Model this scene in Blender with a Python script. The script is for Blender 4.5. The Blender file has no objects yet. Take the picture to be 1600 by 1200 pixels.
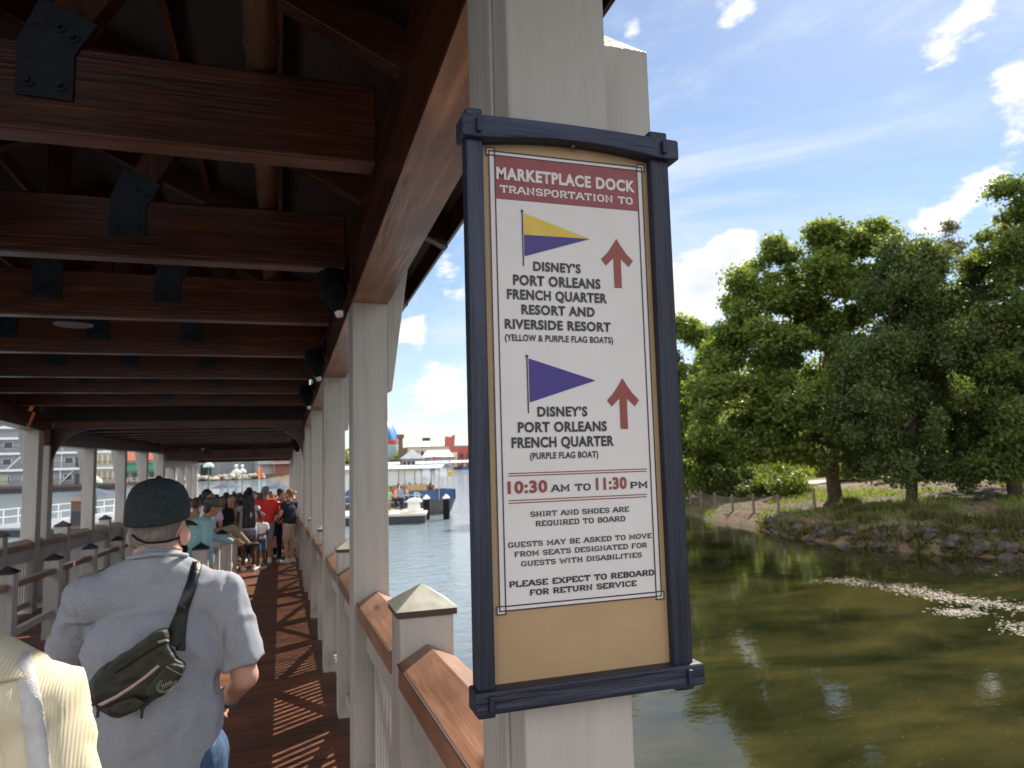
import bpy, bmesh, math, random
import numpy as np
from mathutils import Vector, Matrix, noise as mnoise
random.seed(7); rng = np.random.default_rng(7)
R = math.radians
SC = bpy.context.scene
COL = SC.collection

# ------------------------------------------------------------------ camera
F, HY, ROLL, YAW, H = 1109.0, 712.0, R(1.53), R(18.1), 1.73
PIT = math.atan((HY - 600) / F)
cy, sy = math.cos(YAW), math.sin(YAW)
FW = np.array([sy*math.cos(PIT), cy*math.cos(PIT), math.sin(PIT)])
_r = np.array([cy, -sy, 0.0]); _u = np.cross(_r, FW)
IX = math.cos(ROLL)*_r - math.sin(ROLL)*_u
IY = math.sin(ROLL)*_r + math.cos(ROLL)*_u
CAM = np.array([0, 0, H])
cd = bpy.data.cameras.new('camera'); cam = bpy.data.objects.new('camera', cd); COL.objects.link(cam)
cd.sensor_width = 36.0; cd.lens = F/1600*36; cd.clip_start = 0.05; cd.clip_end = 6000
cam.matrix_world = Matrix(((IX[0], IY[0], -FW[0], 0), (IX[1], IY[1], -FW[1], 0), (IX[2], IY[2], -FW[2], H), (0, 0, 0, 1)))
cd.dof.use_dof = True; cd.dof.focus_distance = 1.5; cd.dof.aperture_fstop = 7.5
SC.camera = cam

def ray(x, y): return FW + IX*(x-800)/F + IY*(600-y)/F
def onX(x, y, X): d = ray(x, y); return CAM + d*(X/d[0])
def onY(x, y, Y): d = ray(x, y); return CAM + d*(Y/d[1])
def onZ(x, y, z): d = ray(x, y); return CAM + d*((z-H)/d[2])
def onD(x, y, D): return CAM + ray(x, y)*D
def az_of(x): d = ray(x, 720); return math.atan2(d[0], d[1])
WATER = -2.8
SLOPE = 0.038
def zf(y): return -SLOPE*y
def zf2(y): return 0.0

# ------------------------------------------------------------------ sky, sun, exposure
SUN_AZ, SUN_EL = R(50), R(43.5)          # azimuth from +Y towards +X
w = bpy.data.worlds.new('World'); SC.world = w; w.use_nodes = True
SKY_STRENGTH = 0.10
def build_world():
    nt = w.node_tree; n = nt.nodes; L = nt.links
    for x in list(n): n.remove(x)
    out = n.new('ShaderNodeOutputWorld'); bg = n.new('ShaderNodeBackground')
    sky = n.new('ShaderNodeTexSky'); sky.sky_type = 'NISHITA'; sky.sun_disc = False
    sky.sun_elevation = SUN_EL; sky.sun_rotation = SUN_AZ; sky.air_density = 1.0; sky.dust_density = 0.25; sky.ozone_density = 1.6
    tc = n.new('ShaderNodeTexCoord')
    def math_(op, a, b=None, c=None, clamp=False):
        m = n.new('ShaderNodeMath'); m.operation = op; m.use_clamp = clamp
        for i, v in enumerate((a, b, c)):
            if v is None: continue
            if isinstance(v, (int, float)): m.inputs[i].default_value = v
            else: L.new(v, m.inputs[i])
        return m.outputs[0]
    def noise(scale, detail, rough, sc, off=(0, 0, 0), dist=0.0):
        mp = n.new('ShaderNodeMapping'); mp.inputs['Scale'].default_value = sc; mp.inputs['Location'].default_value = off
        L.new(tc.outputs['Generated'], mp.inputs[0])
        t = n.new('ShaderNodeTexNoise'); t.inputs['Scale'].default_value = scale; t.inputs['Detail'].default_value = detail
        t.inputs['Roughness'].default_value = rough; t.inputs['Distortion'].default_value = dist
        L.new(mp.outputs[0], t.inputs['Vector']); return t.outputs['Fac']
    n1 = noise(6.5, 12, 0.62, (1, 1, 2.0), dist=.25)
    n2 = noise(16, 10, 0.62, (1, 1, 2.0), (0.013, 0.011, -0.03))
    sep = n.new('ShaderNodeSeparateXYZ'); L.new(tc.outputs['Generated'], sep.inputs[0])
    bias = math_('MULTIPLY_ADD', sep.outputs['Z'], -0.40, 0.035)
    bias = math_('MAXIMUM', bias, -0.09)
    for (px, py, deg, amp) in ((1085, 450, 3.4, .27), (1145, 395, 2.0, .27), (1160, 22, 2.2, .24), (1445, 75, 1.8, .22), (1520, 18, 1.8, .2),
                               (1575, 130, 2.0, .22), (1590, 215, 2.2, .26), (1500, 318, 2.0, .2), (1440, 345, 1.6, .18), (1330, 375, 1.8, .16), (1560, 285, 1.6, .17), (700, 425, 2.6, .17), (655, 505, 1.9, .17),
                               (690, 595, 2.6, .14), (640, 650, 4.0, .08), (990, 40, 1.5, .18), (640, 455, 1.8, -.14), (690, 520, 1.6, -.14), (640, 575, 1.8, -.12),
                               (1200, 170, 7, -.12), (1340, 130, 5, -.14), (1100, 260, 5, -.12)):
        d = ray(px, py); d = d/np.linalg.norm(d)
        dp = n.new('ShaderNodeVectorMath'); dp.operation = 'DOT_PRODUCT'; L.new(tc.outputs['Generated'], dp.inputs[0]); dp.inputs[1].default_value = d
        k = 1.0/(1-math.cos(R(deg)))
        e = math_('EXPONENT', math_('MULTIPLY', math_('SUBTRACT', dp.outputs['Value'], 1.0), k))
        bias = math_('MULTIPLY_ADD', e, amp, bias)
    val = math_('ADD', math_('ADD', math_('MULTIPLY', n1, 0.75), math_('MULTIPLY', n2, 0.25)), bias)
    mr = n.new('ShaderNodeMapRange'); mr.interpolation_type = 'SMOOTHSTEP'; mr.inputs['From Min'].default_value = 0.55; mr.inputs['From Max'].default_value = 0.635
    L.new(val, mr.inputs['Value']); dens = mr.outputs[0]
    # high thin cirrus
    n3 = noise(3.0, 8, 0.62, (1.0, 0.5, 3.2), (1.3, .4, .2), 0.6)
    mc = n.new('ShaderNodeMapRange'); mc.interpolation_type = 'SMOOTHSTEP'; mc.inputs['From Min'].default_value = 0.42; mc.inputs['From Max'].default_value = 0.74
    mc.inputs['To Max'].default_value = 0.75
    L.new(n3, mc.inputs['Value'])
    # cloud shading: thick cores a little grey-blue
    ms = n.new('ShaderNodeMapRange'); ms.inputs['From Min'].default_value = 0.66; ms.inputs['From Max'].default_value = 0.95
    L.new(val, ms.inputs['Value'])
    n4 = noise(14, 5, 0.55, (1, 1, 2.4), (0.0, 0.0, 0.04))
    shade = math_('MULTIPLY', ms.outputs[0], math_('MULTIPLY', n4, 1.7), clamp=True)
    cc = n.new('ShaderNodeMix'); cc.data_type = 'RGBA'
    cc.inputs['A'].default_value = (6.0, 6.05, 6.1, 1); cc.inputs['B'].default_value = (3.9, 4.35, 5.0, 1); L.new(shade, cc.inputs['Factor'])
    # the milky moisture of a humid afternoon, thicker towards the horizon
    hz = math_('EXPONENT', math_('MULTIPLY', math_('MAXIMUM', sep.outputs['Z'], 0.0), -4.0))
    hm = n.new('ShaderNodeMix'); hm.data_type = 'RGBA'; L.new(math_('MULTIPLY', hz, 0.42), hm.inputs['Factor'])
    hsv = n.new('ShaderNodeHueSaturation'); hsv.inputs['Saturation'].default_value = 1.0; hsv.inputs['Value'].default_value = 0.74; hsv.inputs['Saturation'].default_value = 1.10
    L.new(sky.outputs[0], hsv.inputs['Color'])
    L.new(hsv.outputs[0], hm.inputs['A']); hm.inputs['B'].default_value = (4.2, 4.9, 5.7, 1)
    m1 = n.new('ShaderNodeMix'); m1.data_type = 'RGBA'; L.new(mc.outputs[0], m1.inputs['Factor']); L.new(hm.outputs['Result'], m1.inputs['A']); m1.inputs['B'].default_value = (4.6, 5.1, 5.7, 1)
    m2 = n.new('ShaderNodeMix'); m2.data_type = 'RGBA'; L.new(dens, m2.inputs['Factor']); L.new(m1.outputs['Result'], m2.inputs['A']); L.new(cc.outputs['Result'], m2.inputs['B'])
    # unseen bright cloud opposite the sun, added to brighten the sign and walkway
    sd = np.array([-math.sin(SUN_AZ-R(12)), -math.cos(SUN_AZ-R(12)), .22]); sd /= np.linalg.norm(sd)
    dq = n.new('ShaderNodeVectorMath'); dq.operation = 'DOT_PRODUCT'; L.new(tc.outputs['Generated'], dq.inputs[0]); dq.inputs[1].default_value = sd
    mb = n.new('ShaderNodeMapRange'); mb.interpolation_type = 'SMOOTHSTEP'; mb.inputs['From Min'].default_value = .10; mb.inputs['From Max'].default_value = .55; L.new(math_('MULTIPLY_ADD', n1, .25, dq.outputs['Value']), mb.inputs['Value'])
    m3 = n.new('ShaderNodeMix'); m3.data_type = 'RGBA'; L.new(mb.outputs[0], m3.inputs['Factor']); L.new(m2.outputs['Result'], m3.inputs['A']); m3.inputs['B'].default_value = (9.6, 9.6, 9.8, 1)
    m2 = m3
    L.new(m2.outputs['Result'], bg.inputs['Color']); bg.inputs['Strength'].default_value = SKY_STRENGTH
    L.new(bg.outputs[0], out.inputs[0])
build_world()
sl = bpy.data.lights.new('sun', 'SUN'); sl.energy = 5.0; sl.angle = R(0.53); sl.color = (1.0, 0.90, 0.76)
sun = bpy.data.objects.new('sun', sl); COL.objects.link(sun)
_sd = Vector((math.sin(SUN_AZ)*math.cos(SUN_EL), math.cos(SUN_AZ)*math.cos(SUN_EL), math.sin(SUN_EL)))
sun.rotation_euler = _sd.to_track_quat('Z', 'Y').to_euler()
SC.view_settings.view_transform = 'Standard'; SC.view_settings.look = 'None'
SC.view_settings.exposure = 0.88; SC.view_settings.gamma = 1.0
try: SC.view_settings.use_curve_mapping = False
except Exception: pass
SC.render.engine = 'CYCLES'
SC.cycles.max_bounces = 8; SC.cycles.diffuse_bounces = 4; SC.cycles.transparent_max_bounces = 8
SC.cycles.use_denoising = True

# ------------------------------------------------------------------ materials
def mat(name, col, rough=0.6, col2=None, nscale=6.0, stretch=(1, 1, 1), bump=0.0, bscale=30.0, metal=0.0, spec=0.5, detail=6, lo=0.35, hi=0.65, trans=0.0, bstretch=None, rnd=0.0, third=None):
    m = bpy.data.materials.new(name); m.use_nodes = True
    nt = m.node_tree; n = nt.nodes; L = nt.links; p = n['Principled BSDF']
    p.inputs['Base Color'].default_value = (*col, 1); p.inputs['Roughness'].default_value = rough
    p.inputs['Metallic'].default_value = metal; p.inputs['Specular IOR Level'].default_value = spec
    tc = n.new('ShaderNodeTexCoord')
    def mapped(sc):
        mp = n.new('ShaderNodeMapping'); mp.inputs['Scale'].default_value = sc; L.new(tc.outputs['Object'], mp.inputs[0]); return mp.outputs[0]
    cur = None
    if col2 is not None:
        t = n.new('ShaderNodeTexNoise'); t.inputs['Scale'].default_value = nscale; t.inputs['Detail'].default_value = detail; t.inputs['Roughness'].default_value = 0.6
        L.new(mapped(stretch), t.inputs['Vector'])
        cr = n.new('ShaderNodeValToRGB'); e = cr.color_ramp.elements
        e[0].position = lo; e[0].color = (*col, 1); e[1].position = hi; e[1].color = (*col2, 1)
        if third:
            x = cr.color_ramp.elements.new((lo+hi)/2); x.color = (*third, 1)
        L.new(t.outputs['Fac'], cr.inputs[0]); cur = cr.outputs[0]
    if rnd > 0:
        g = n.new('ShaderNodeNewGeometry')
        hs = n.new('ShaderNodeHueSaturation')
        mr = n.new('ShaderNodeMapRange'); mr.inputs['To Min'].default_value = 1-rnd; mr.inputs['To Max'].default_value = 1+rnd
        L.new(g.outputs['Random Per Island'], mr.inputs['Value']); L.new(mr.outputs[0], hs.inputs['Value'])
        if cur: L.new(cur, hs.inputs['Color'])
        else: hs.inputs['Color'].default_value = (*col, 1)
        cur = hs.outputs[0]
    if cur: L.new(cur, p.inputs['Base Color'])
    if bump:
        t2 = n.new('ShaderNodeTexNoise'); t2.inputs['Scale'].default_value = bscale; t2.inputs['Detail'].default_value = 5
        L.new(mapped(bstretch or stretch), t2.inputs['Vector'])
        b = n.new('ShaderNodeBump'); b.inputs['Strength'].default_value = bump; b.inputs['Distance'].default_value = 0.01
        L.new(t2.outputs['Fac'], b.inputs['Height']); L.new(b.outputs[0], p.inputs['Normal'])
    return m

def wood(name, c1, c2, axis, rough=0.5, bump=0.25):
    st = {'x': (1.2, 22, 22), 'y': (22, 1.2, 22), 'z': (22, 22, 1.2)}[axis]
    c3 = tuple((a*.75+b*.25) for a, b in zip(c1, c2))
    m = mat(name, c1, rough, c2, 1.3, st, bump, 3.0, detail=8, lo=.3, hi=.72, third=c3)
    nt = m.node_tree; n = nt.nodes; L = nt.links; p = n['Principled BSDF']; src = p.inputs['Base Color'].links[0].from_socket
    oi = n.new('ShaderNodeObjectInfo'); mr = n.new('ShaderNodeMapRange'); mr.inputs['To Min'].default_value = .72; mr.inputs['To Max'].default_value = 1.3; L.new(oi.outputs['Random'], mr.inputs['Value'])
    # knots and weather blotches
    tc = n.new('ShaderNodeTexCoord'); vo = n.new('ShaderNodeTexVoronoi'); vo.inputs['Scale'].default_value = 1.0
    mp = n.new('ShaderNodeMapping'); mp.inputs['Scale'].default_value = tuple(2.0 if q < 5 else 9.0 for q in st); L.new(tc.outputs['Object'], mp.inputs[0]); L.new(mp.outputs[0], vo.inputs['Vector'])
    kr = n.new('ShaderNodeMapRange'); kr.interpolation_type = 'SMOOTHSTEP'; kr.inputs['From Min'].default_value = .06; kr.inputs['From Max'].default_value = .20; kr.inputs['To Min'].default_value = .40; L.new(vo.outputs['Distance'], kr.inputs['Value'])
    bl = n.new('ShaderNodeTexNoise'); bl.inputs['Scale'].default_value = 2.2; bl.inputs['Detail'].default_value = 4; L.new(tc.outputs['Object'], bl.inputs['Vector'])
    br = n.new('ShaderNodeMapRange'); br.inputs['From Min'].default_value = .3; br.inputs['From Max'].default_value = .7; br.inputs['To Min'].default_value = .62; br.inputs['To Max'].default_value = 1.3; L.new(bl.outputs['Fac'], br.inputs['Value'])
    v1 = n.new('ShaderNodeMath'); v1.operation = 'MULTIPLY'; L.new(mr.outputs[0], v1.inputs[0]); L.new(kr.outputs[0], v1.inputs[1])
    v2 = n.new('ShaderNodeMath'); v2.operation = 'MULTIPLY'; L.new(v1.outputs[0], v2.inputs[0]); L.new(br.outputs[0], v2.inputs[1])
    hs = n.new('ShaderNodeHueSaturation'); L.new(v2.outputs[0], hs.inputs['Value']); L.new(src, hs.inputs['Color']); L.new(hs.outputs[0], p.inputs['Base Color'])
    return m

M = {}
W1, W2 = (.042, .0092, .0026), (.145, .036, .0088)
for a in 'xyz': M['wood_'+a] = wood('stained timber '+a, W1, W2, a, 0.34)
M['soffit'] = wood('water-glow timber', (.19, .075, .034), (.42, .20, .10), 'y', 0.34, 0.35)  # light thrown up by the water is put into this warmer colour
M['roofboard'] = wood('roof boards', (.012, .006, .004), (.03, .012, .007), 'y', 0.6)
M['paint'] = mat('grey beige paint', (.29, .27, .24), 0.5, (.45, .425, .39), 2.6, (5, 5, .45), 0.35, 5.0, bstretch=(14, 14, 1.0), lo=.22, hi=.60, third=(.41, .385, .35))
M['paint_dark'] = mat('painted cap edge', (.05, .03, .024), 0.5)
M['railwood'] = wood('handrail timber', (.21, .105, .064), (.33, .175, .115), 'y', 0.38, .2)
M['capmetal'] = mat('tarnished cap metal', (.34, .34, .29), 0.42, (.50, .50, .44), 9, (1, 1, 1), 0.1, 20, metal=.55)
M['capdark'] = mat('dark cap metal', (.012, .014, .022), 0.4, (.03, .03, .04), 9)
M['steel'] = mat('blue black steel plate', (.010, .014, .024), 0.42, (.018, .024, .042), 12, (1, 1, 1), .15, 40, metal=.2)
M['black'] = mat('black housing', (.006, .007, .009), 0.85, (.012, .012, .015), 14, spec=.15)
M['white'] = mat('white paint', (.72, .71, .68), 0.5, (.80, .79, .77), 5)
M['galv'] = mat('galvanised pipe', (.09, .045, .026), 0.45, (.14, .07, .042), 4, (8, 1, 8))
M['gutter'] = mat('green roof edge', (.15, .19, .16), 0.45, (.22, .26, .22), 8)
M['roofmetal'] = mat('roof metal', (.16, .2, .18), 0.5, (.2, .25, .22), 3)

# ------------------------------------------------------------------ mesh helpers
def frame_of(d, side=None):
    d = Vector(d).normalized()
    if side is None: side = Vector((0, 0, 1)) if abs(d.z) < .9 else Vector((1, 0, 0))
    s = Vector(side); s = (s - d*s.dot(d))
    if s.length < 1e-6: s = d.orthogonal()
    s.normalize(); t = d.cross(s); return d, s, t
class MB:
    def __init__(self): self.v = []; self.f = []
    def add(self, vs, fs):
        o = len(self.v); self.v += [tuple(map(float, p)) for p in vs]; self.f += [tuple(i+o for i in q) for q in fs]; return self
    def box(self, x0, x1, y0, y1, z0, z1, sl=None):
        vs = [(x, y, z) for z in (z0, z1) for y in (y0, y1) for x in (x0, x1)]
        if sl: vs = [(x, y, z+sl(y)) for x, y, z in vs]
        return self.add(vs, [(0, 2, 3, 1), (4, 5, 7, 6), (0, 1, 5, 4), (2, 6, 7, 3), (0, 4, 6, 2), (1, 3, 7, 5)])
    def bar(self, p0, p1, w_, h_, up=(0, 0, 1)):
        p0, p1 = Vector(p0), Vector(p1); d, u, s = frame_of(p1-p0, up)
        vs = []
        for p in (p0, p1):
            for a, b in ((-1, -1), (1, -1), (1, 1), (-1, 1)): vs.append(p+s*a*w_/2+u*b*h_/2)
        return self.add(vs, [(3, 2, 1, 0), (4, 5, 6, 7), (0, 1, 5, 4), (1, 2, 6, 5), (2, 3, 7, 6), (3, 0, 4, 7)])
    def prism(self, poly, vec):
        n = len(poly); a = [Vector(p) for p in poly]; b = [p+Vector(vec) for p in a]
        return self.add(a+b, [tuple(range(n-1, -1, -1)), tuple(range(n, 2*n))]+[(i, (i+1) % n, n+(i+1) % n, n+i) for i in range(n)])
    def tube(self, pts, rad, n=8, side=None):
        pts = [Vector(p) for p in pts]; rad = rad if hasattr(rad, '__len__') else [rad]*len(pts)
        vs = []; fs = []; m = len(pts); ps = side
        for i, p in enumerate(pts):
            d = (pts[min(i+1, m-1)]-pts[max(i-1, 0)])
            d, s, t = frame_of(d, ps); ps = s
            for k in range(n):
                a = 2*math.pi*k/n; vs.append(p+(s*math.cos(a)+t*math.sin(a))*rad[i])
        for i in range(m-1):
            for k in range(n): fs.append((i*n+k, i*n+(k+1) % n, (i+1)*n+(k+1) % n, (i+1)*n+k))
        fs.append(tuple(range(n-1, -1, -1))); fs.append(tuple((m-1)*n+k for k in range(n)))
        return self.add(vs, fs)
    def lathe(self, c, prof, n=16):
        c = Vector(c); vs = []; fs = []; m = len(prof)
        for r, z in prof:
            for k in range(n): a = 2*math.pi*k/n; vs.append(c+Vector((r*math.cos(a), r*math.sin(a), z)))
        for i in range(m-1):
            for k in range(n): fs.append((i*n+k, i*n+(k+1) % n, (i+1)*n+(k+1) % n, (i+1)*n+k))
        fs.append(tuple(range(n-1, -1, -1))); fs.append(tuple((m-1)*n+k for k in range(n)))
        return self.add(vs, fs)
    def ell(self, c, r, Rm=None, nu=16, nv=10):
        c = Vector(c); r = r if hasattr(r, '__len__') else (r, r, r); Rm = Rm or Matrix.Identity(3)
        vs = []; fs = []
        for j in range(nv+1):
            th = math.pi*(j+.0)/nv
            th = min(max(th, 1e-3), math.pi-1e-3)
            for i in range(nu):
                a = 2*math.pi*i/nu
                vs.append(c+Rm @ Vector((r[0]*math.sin(th)*math.cos(a), r[1]*math.sin(th)*math.sin(a), -r[2]*math.cos(th))))
        for j in range(nv):
            for i in range(nu): fs.append((j*nu+i, j*nu+(i+1) % nu, (j+1)*nu+(i+1) % nu, (j+1)*nu+i))
        fs.append(tuple(range(nu-1, -1, -1))); fs.append(tuple(nv*nu+k for k in range(nu)))
        return self.add(vs, fs)
    def cone(self, p0, p1, r0, r1, k=1.0, side=None, n=14, e0=1.0, e1=1.0):
        """tapered capsule; r along `side`, r*k across"""
        p0, p1 = Vector(p0), Vector(p1); d, s, t = frame_of(p1-p0, side)
        k = k if hasattr(k, '__len__') else (k, k)
        rings = []
        for j in range(4): a = (j+.25)/4*math.pi/2; rings.append((p0-d*r0*e0*min(1, k[0])*math.cos(a), r0*math.sin(a), k[0]))
        for q in (0, .25, .5, .75, 1): rings.append((p0.lerp(p1, q), r0+(r1-r0)*q, k[0]+(k[1]-k[0])*q))
        for j in range(3, -1, -1): a = (j+.25)/4*math.pi/2; rings.append((p1+d*r1*e1*min(1, k[1])*math.cos(a), r1*math.sin(a), k[1]))
        vs = []; fs = []
        for c, r, kk in rings:
            for i in range(n): a = 2*math.pi*i/n; vs.append(c+s*(r*math.cos(a))+t*(r*kk*math.sin(a)))
        m = len(rings)
        for j in range(m-1):
            for i in range(n): fs.append((j*n+i, j*n+(i+1) % n, (j+1)*n+(i+1) % n, (j+1)*n+i))
        fs.append(tuple(range(n-1, -1, -1))); fs.append(tuple((m-1)*n+i for i in range(n)))
        return self.add(vs, fs)
    def build(self, name, m, parent=None, smooth=False, bevel=0.0, base=None):
        off = parent['_o'] if parent is not None else (base if base is not None else (0, 0, 0))
        me = bpy.data.meshes.new(name)
        v = np.array(self.v, dtype=np.float64)-np.array(off, dtype=np.float64)
        me.from_pydata(v.tolist(), [], self.f); me.update()
        return finish(name, me, m, parent, smooth, bevel, off)
    def remesh(self, vox, smooth=4, disp=None):
        """union of the overlapping closed shapes as one continuous skin (verts in world space)"""
        me = bpy.data.meshes.new('tmp'); me.from_pydata(self.v, [], self.f); me.update()
        bm = bmesh.new(); bm.from_mesh(me); bmesh.ops.recalc_face_normals(bm, faces=bm.faces); bm.to_mesh(me); bm.free()
        o = bpy.data.objects.new('tmp', me); COL.objects.link(o)
        md = o.modifiers.new('r', 'REMESH'); md.mode = 'VOXEL'; md.voxel_size = vox
        dg = bpy.context.evaluated_depsgraph_get(); dg.update()
        r = bpy.data.meshes.new_from_object(o.evaluated_get(dg))
        bpy.data.objects.remove(o); bpy.data.meshes.remove(me)
        nv = len(r.vertices); co = np.empty(nv*3); r.vertices.foreach_get('co', co); co = co.reshape(-1, 3)
        ne = len(r.edges); ed = np.empty(ne*2, dtype=np.int64); r.edges.foreach_get('vertices', ed); ed = ed.reshape(-1, 2)
        deg = np.bincount(ed.ravel(), minlength=nv)[:, None].clip(1)
        def lap(c):
            s = np.zeros_like(c)
            for k in range(3):
                s[:, k] = np.bincount(ed[:, 0], c[ed[:, 1], k], nv)+np.bincount(ed[:, 1], c[ed[:, 0], k], nv)
            return s/deg
        for _ in range(smooth):
            co = co+.6*(lap(co)-co); co = co-.4*(lap(co)-co) if _ % 2 else co
        if disp is not None:
            r.vertices.foreach_set('co', co.ravel()); r.update()
            nn = np.empty(nv*3); r.vertices.foreach_get('normal', nn)
            co = co+nn.reshape(-1, 3)*disp(co, nn.reshape(-1, 3))[:, None]
        r.vertices.foreach_set('co', co.ravel()); r.update()
        return r
def finish(name, me, m, parent=None, smooth=False, bevel=0.0, off=(0, 0, 0)):
    me.name = name
    o = bpy.data.objects.new(name, me); COL.objects.link(o)
    if m is not None:
        me.materials.clear(); me.materials.append(m)
    if smooth: me.polygons.foreach_set('use_smooth', [True]*len(me.polygons))
    if parent is not None: o.parent = parent; o['_o'] = parent['_o']
    else: o.location = off; o['_o'] = tuple(float(x) for x in off)
    if bevel:
        b = o.modifiers.new('bevel', 'BEVEL'); b.width = bevel; b.segments = 2; b.limit_method = 'ANGLE'; b.angle_limit = R(40)
    return o
def put(me, name, m, parent=None, base=(0, 0, 0)):
    off = parent['_o'] if parent is not None else base
    n = len(me.vertices); co = np.empty(n*3); me.vertices.foreach_get('co', co)
    me.vertices.foreach_set('co', (co.reshape(-1, 3)-np.array(off)).ravel()); me.update()
    return finish(name, me, m, parent, True, 0, off)
def thing(name, label, cat, loc=(0, 0, 0), group=None):
    o = bpy.data.objects.new(name, None); COL.objects.link(o); o.location = loc; o.empty_display_size = .2
    o['_o'] = tuple(float(x) for x in loc); o['label'] = label; o['category'] = cat
    if group: o['group'] = group
    return o
def tag(o, label, cat, group=None):
    o['label'] = label; o['category'] = cat
    if group: o['group'] = group
    return o
def struct(o): o['kind'] = 'structure'; return o
def stuff(o): o['kind'] = 'stuff'; return o

# ------------------------------------------------------------------ water, lake bed, shores
def water_material():
    m = bpy.data.materials.new('lake water'); m.use_nodes = True
    nt = m.node_tree; n = nt.nodes; L = nt.links; p = n['Principled BSDF']
    p.inputs['IOR'].default_value = 1.33; p.inputs['Roughness'].default_value = 0.03; p.inputs['Specular IOR Level'].default_value = 0.5
    tc = n.new('ShaderNodeTexCoord')
    def noise(scale, detail, st=(1, 1, 1), rough=.55, dist=0):
        mp = n.new('ShaderNodeMapping'); mp.inputs['Scale'].default_value = st; L.new(tc.outputs['Object'], mp.inputs[0])
        t = n.new('ShaderNodeTexNoise'); t.inputs['Scale'].default_value = scale; t.inputs['Detail'].default_value = detail; t.inputs['Roughness'].default_value = rough
        t.inputs['Distortion'].default_value = dist
        L.new(mp.outputs[0], t.inputs['Vector']); return t.outputs['Fac']
    cr = n.new('ShaderNodeValToRGB'); e = cr.color_ramp.elements
    e[0].position = .36; e[0].color = (.009, .011, .004, 1); e[1].position = .64; e[1].color = (.046, .041, .013, 1)
    k = e.new(.5) if hasattr(e, 'new') else None
    if k: k.color = (.025, .025, .009, 1)
    L.new(noise(.22, 5, (1.0, 2.0, 1), .6, .4), cr.inputs[0])
    # open lake is paler than the weedy cove: sky reflection put into its colour
    sep = n.new('ShaderNodeSeparateXYZ'); L.new(tc.outputs['Object'], sep.inputs[0])
    a = n.new('ShaderNodeMath'); a.operation = 'MULTIPLY_ADD'; L.new(sep.outputs['Y'], a.inputs[0]); a.inputs[1].default_value = -0.42; L.new(sep.outputs['X'], a.inputs[2])
    mr = n.new('ShaderNodeMapRange'); mr.interpolation_type = 'SMOOTHSTEP'; mr.inputs['From Min'].default_value = -7.0; mr.inputs['From Max'].default_value = 2.0; L.new(a.outputs[0], mr.inputs['Value'])
    mx = n.new('ShaderNodeMix'); mx.data_type = 'RGBA'; L.new(mr.outputs[0], mx.inputs['Factor']); mx.inputs['A'].default_value = (.20, .255, .29, 1); L.new(cr.outputs[0], mx.inputs['B'])
    L.new(mx.outputs['Result'], p.inputs['Base Color'])
    # ripples: choppy on the lake, nearly still in the cove
    h1 = noise(1.1, 4, (1, 1.5, 1)); h2 = noise(5.0, 3, (1, 1.4, 1)); h3 = noise(.35, 2)
    s1 = n.new('ShaderNodeMath'); s1.operation = 'MULTIPLY_ADD'; L.new(h2, s1.inputs[0]); s1.inputs[1].default_value = .22; L.new(h1, s1.inputs[2])
    amp = n.new('ShaderNodeMapRange'); L.new(mr.outputs[0], amp.inputs['Value']); amp.inputs['To Min'].default_value = .62; amp.inputs['To Max'].default_value = .040
    b = n.new('ShaderNodeBump'); b.inputs['Distance'].default_value = .16; L.new(amp.outputs[0], b.inputs['Strength']); L.new(s1.outputs[0], b.inputs['Height'])
    L.new(b.outputs[0], p.inputs['Normal'])
    return m
M['water'] = water_material()
wm = MB(); S_ = 3000
wm.add([(-S_, -S_, WATER), (S_, -S_, WATER), (S_, S_, WATER), (-S_, S_, WATER)], [(0, 1, 2, 3)])
struct(wm.build('water', M['water']))

# shoreline radius seen from the walkway, by picture column of the reference
shore_px = [(-900, 300), (-60, 225), (230, 205), (330, 206), (460, 210), (590, 250), (740, 275), (900, 275), (985, 180), (1020, 90), (1045, 62)]
shore = [(az_of(x), r) for x, r in shore_px]
for x, y in ((1062, 800), (1100, 812), (1150, 819), (1230, 838), (1300, 850), (1400, 862), (1500, 869), (1600, 873), (1750, 880)):
    p = onZ(x, y, WATER); shore.append((math.atan2(p[0], p[1]), math.hypot(p[0], p[1])))
shore += [(R(75), 22), (R(95), 20), (R(130), 20), (R(150), 24)]
shore.sort()
SA = np.array([s[0] for s in shore]); SR = np.array([s[1] for s in shore])
def r_shore(a): return float(np.interp(a, SA, SR))
def ground_z(x, y):
    a = math.atan2(x, y); r = math.hypot(x, y); rs = r_shore(a); d = r-rs
    near = 1.0 if a > az_of(1040) else 0.0
    if near:
        steep = np.interp(a, [az_of(1060), az_of(1250), az_of(1400), az_of(1600)], [.35, .55, .95, 1.15])
        if d < 0: z = WATER+max(d, -4)*.35
        else:
            z = WATER+steep*(1-math.exp(-d/1.3))+.052*min(d, 24)
            z += .10*mnoise.noise(Vector((x*.5, y*.5, 0)))*min(1, d)+.05*mnoise.noise(Vector((x*1.9, y*1.9, 3)))*min(1, d)
        return z
    if d < 0: return WATER+max(d, -4)*.3
    return WATER+.9*(1-math.exp(-d/2.0))+.02*min(d, 60)
M['soil'] = mat('bank of mulch and grass', (.13, .082, .05), .95, (.085, .095, .035), .35, (1, 1, 1), .6, 6, lo=.42, hi=.62)
tm = MB(); A0, A1 = R(-75), R(150); NA = 420
offs = [-6, -2.5, -1, -.4, 0, .25, .5, .9, 1.4, 2, 3, 4, 5, 6.5, 8, 10, 12, 15, 18, 22, 27, 34, 45, 60, 90, 140, 300, 800, 2200]
vs = []; fs = []
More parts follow.
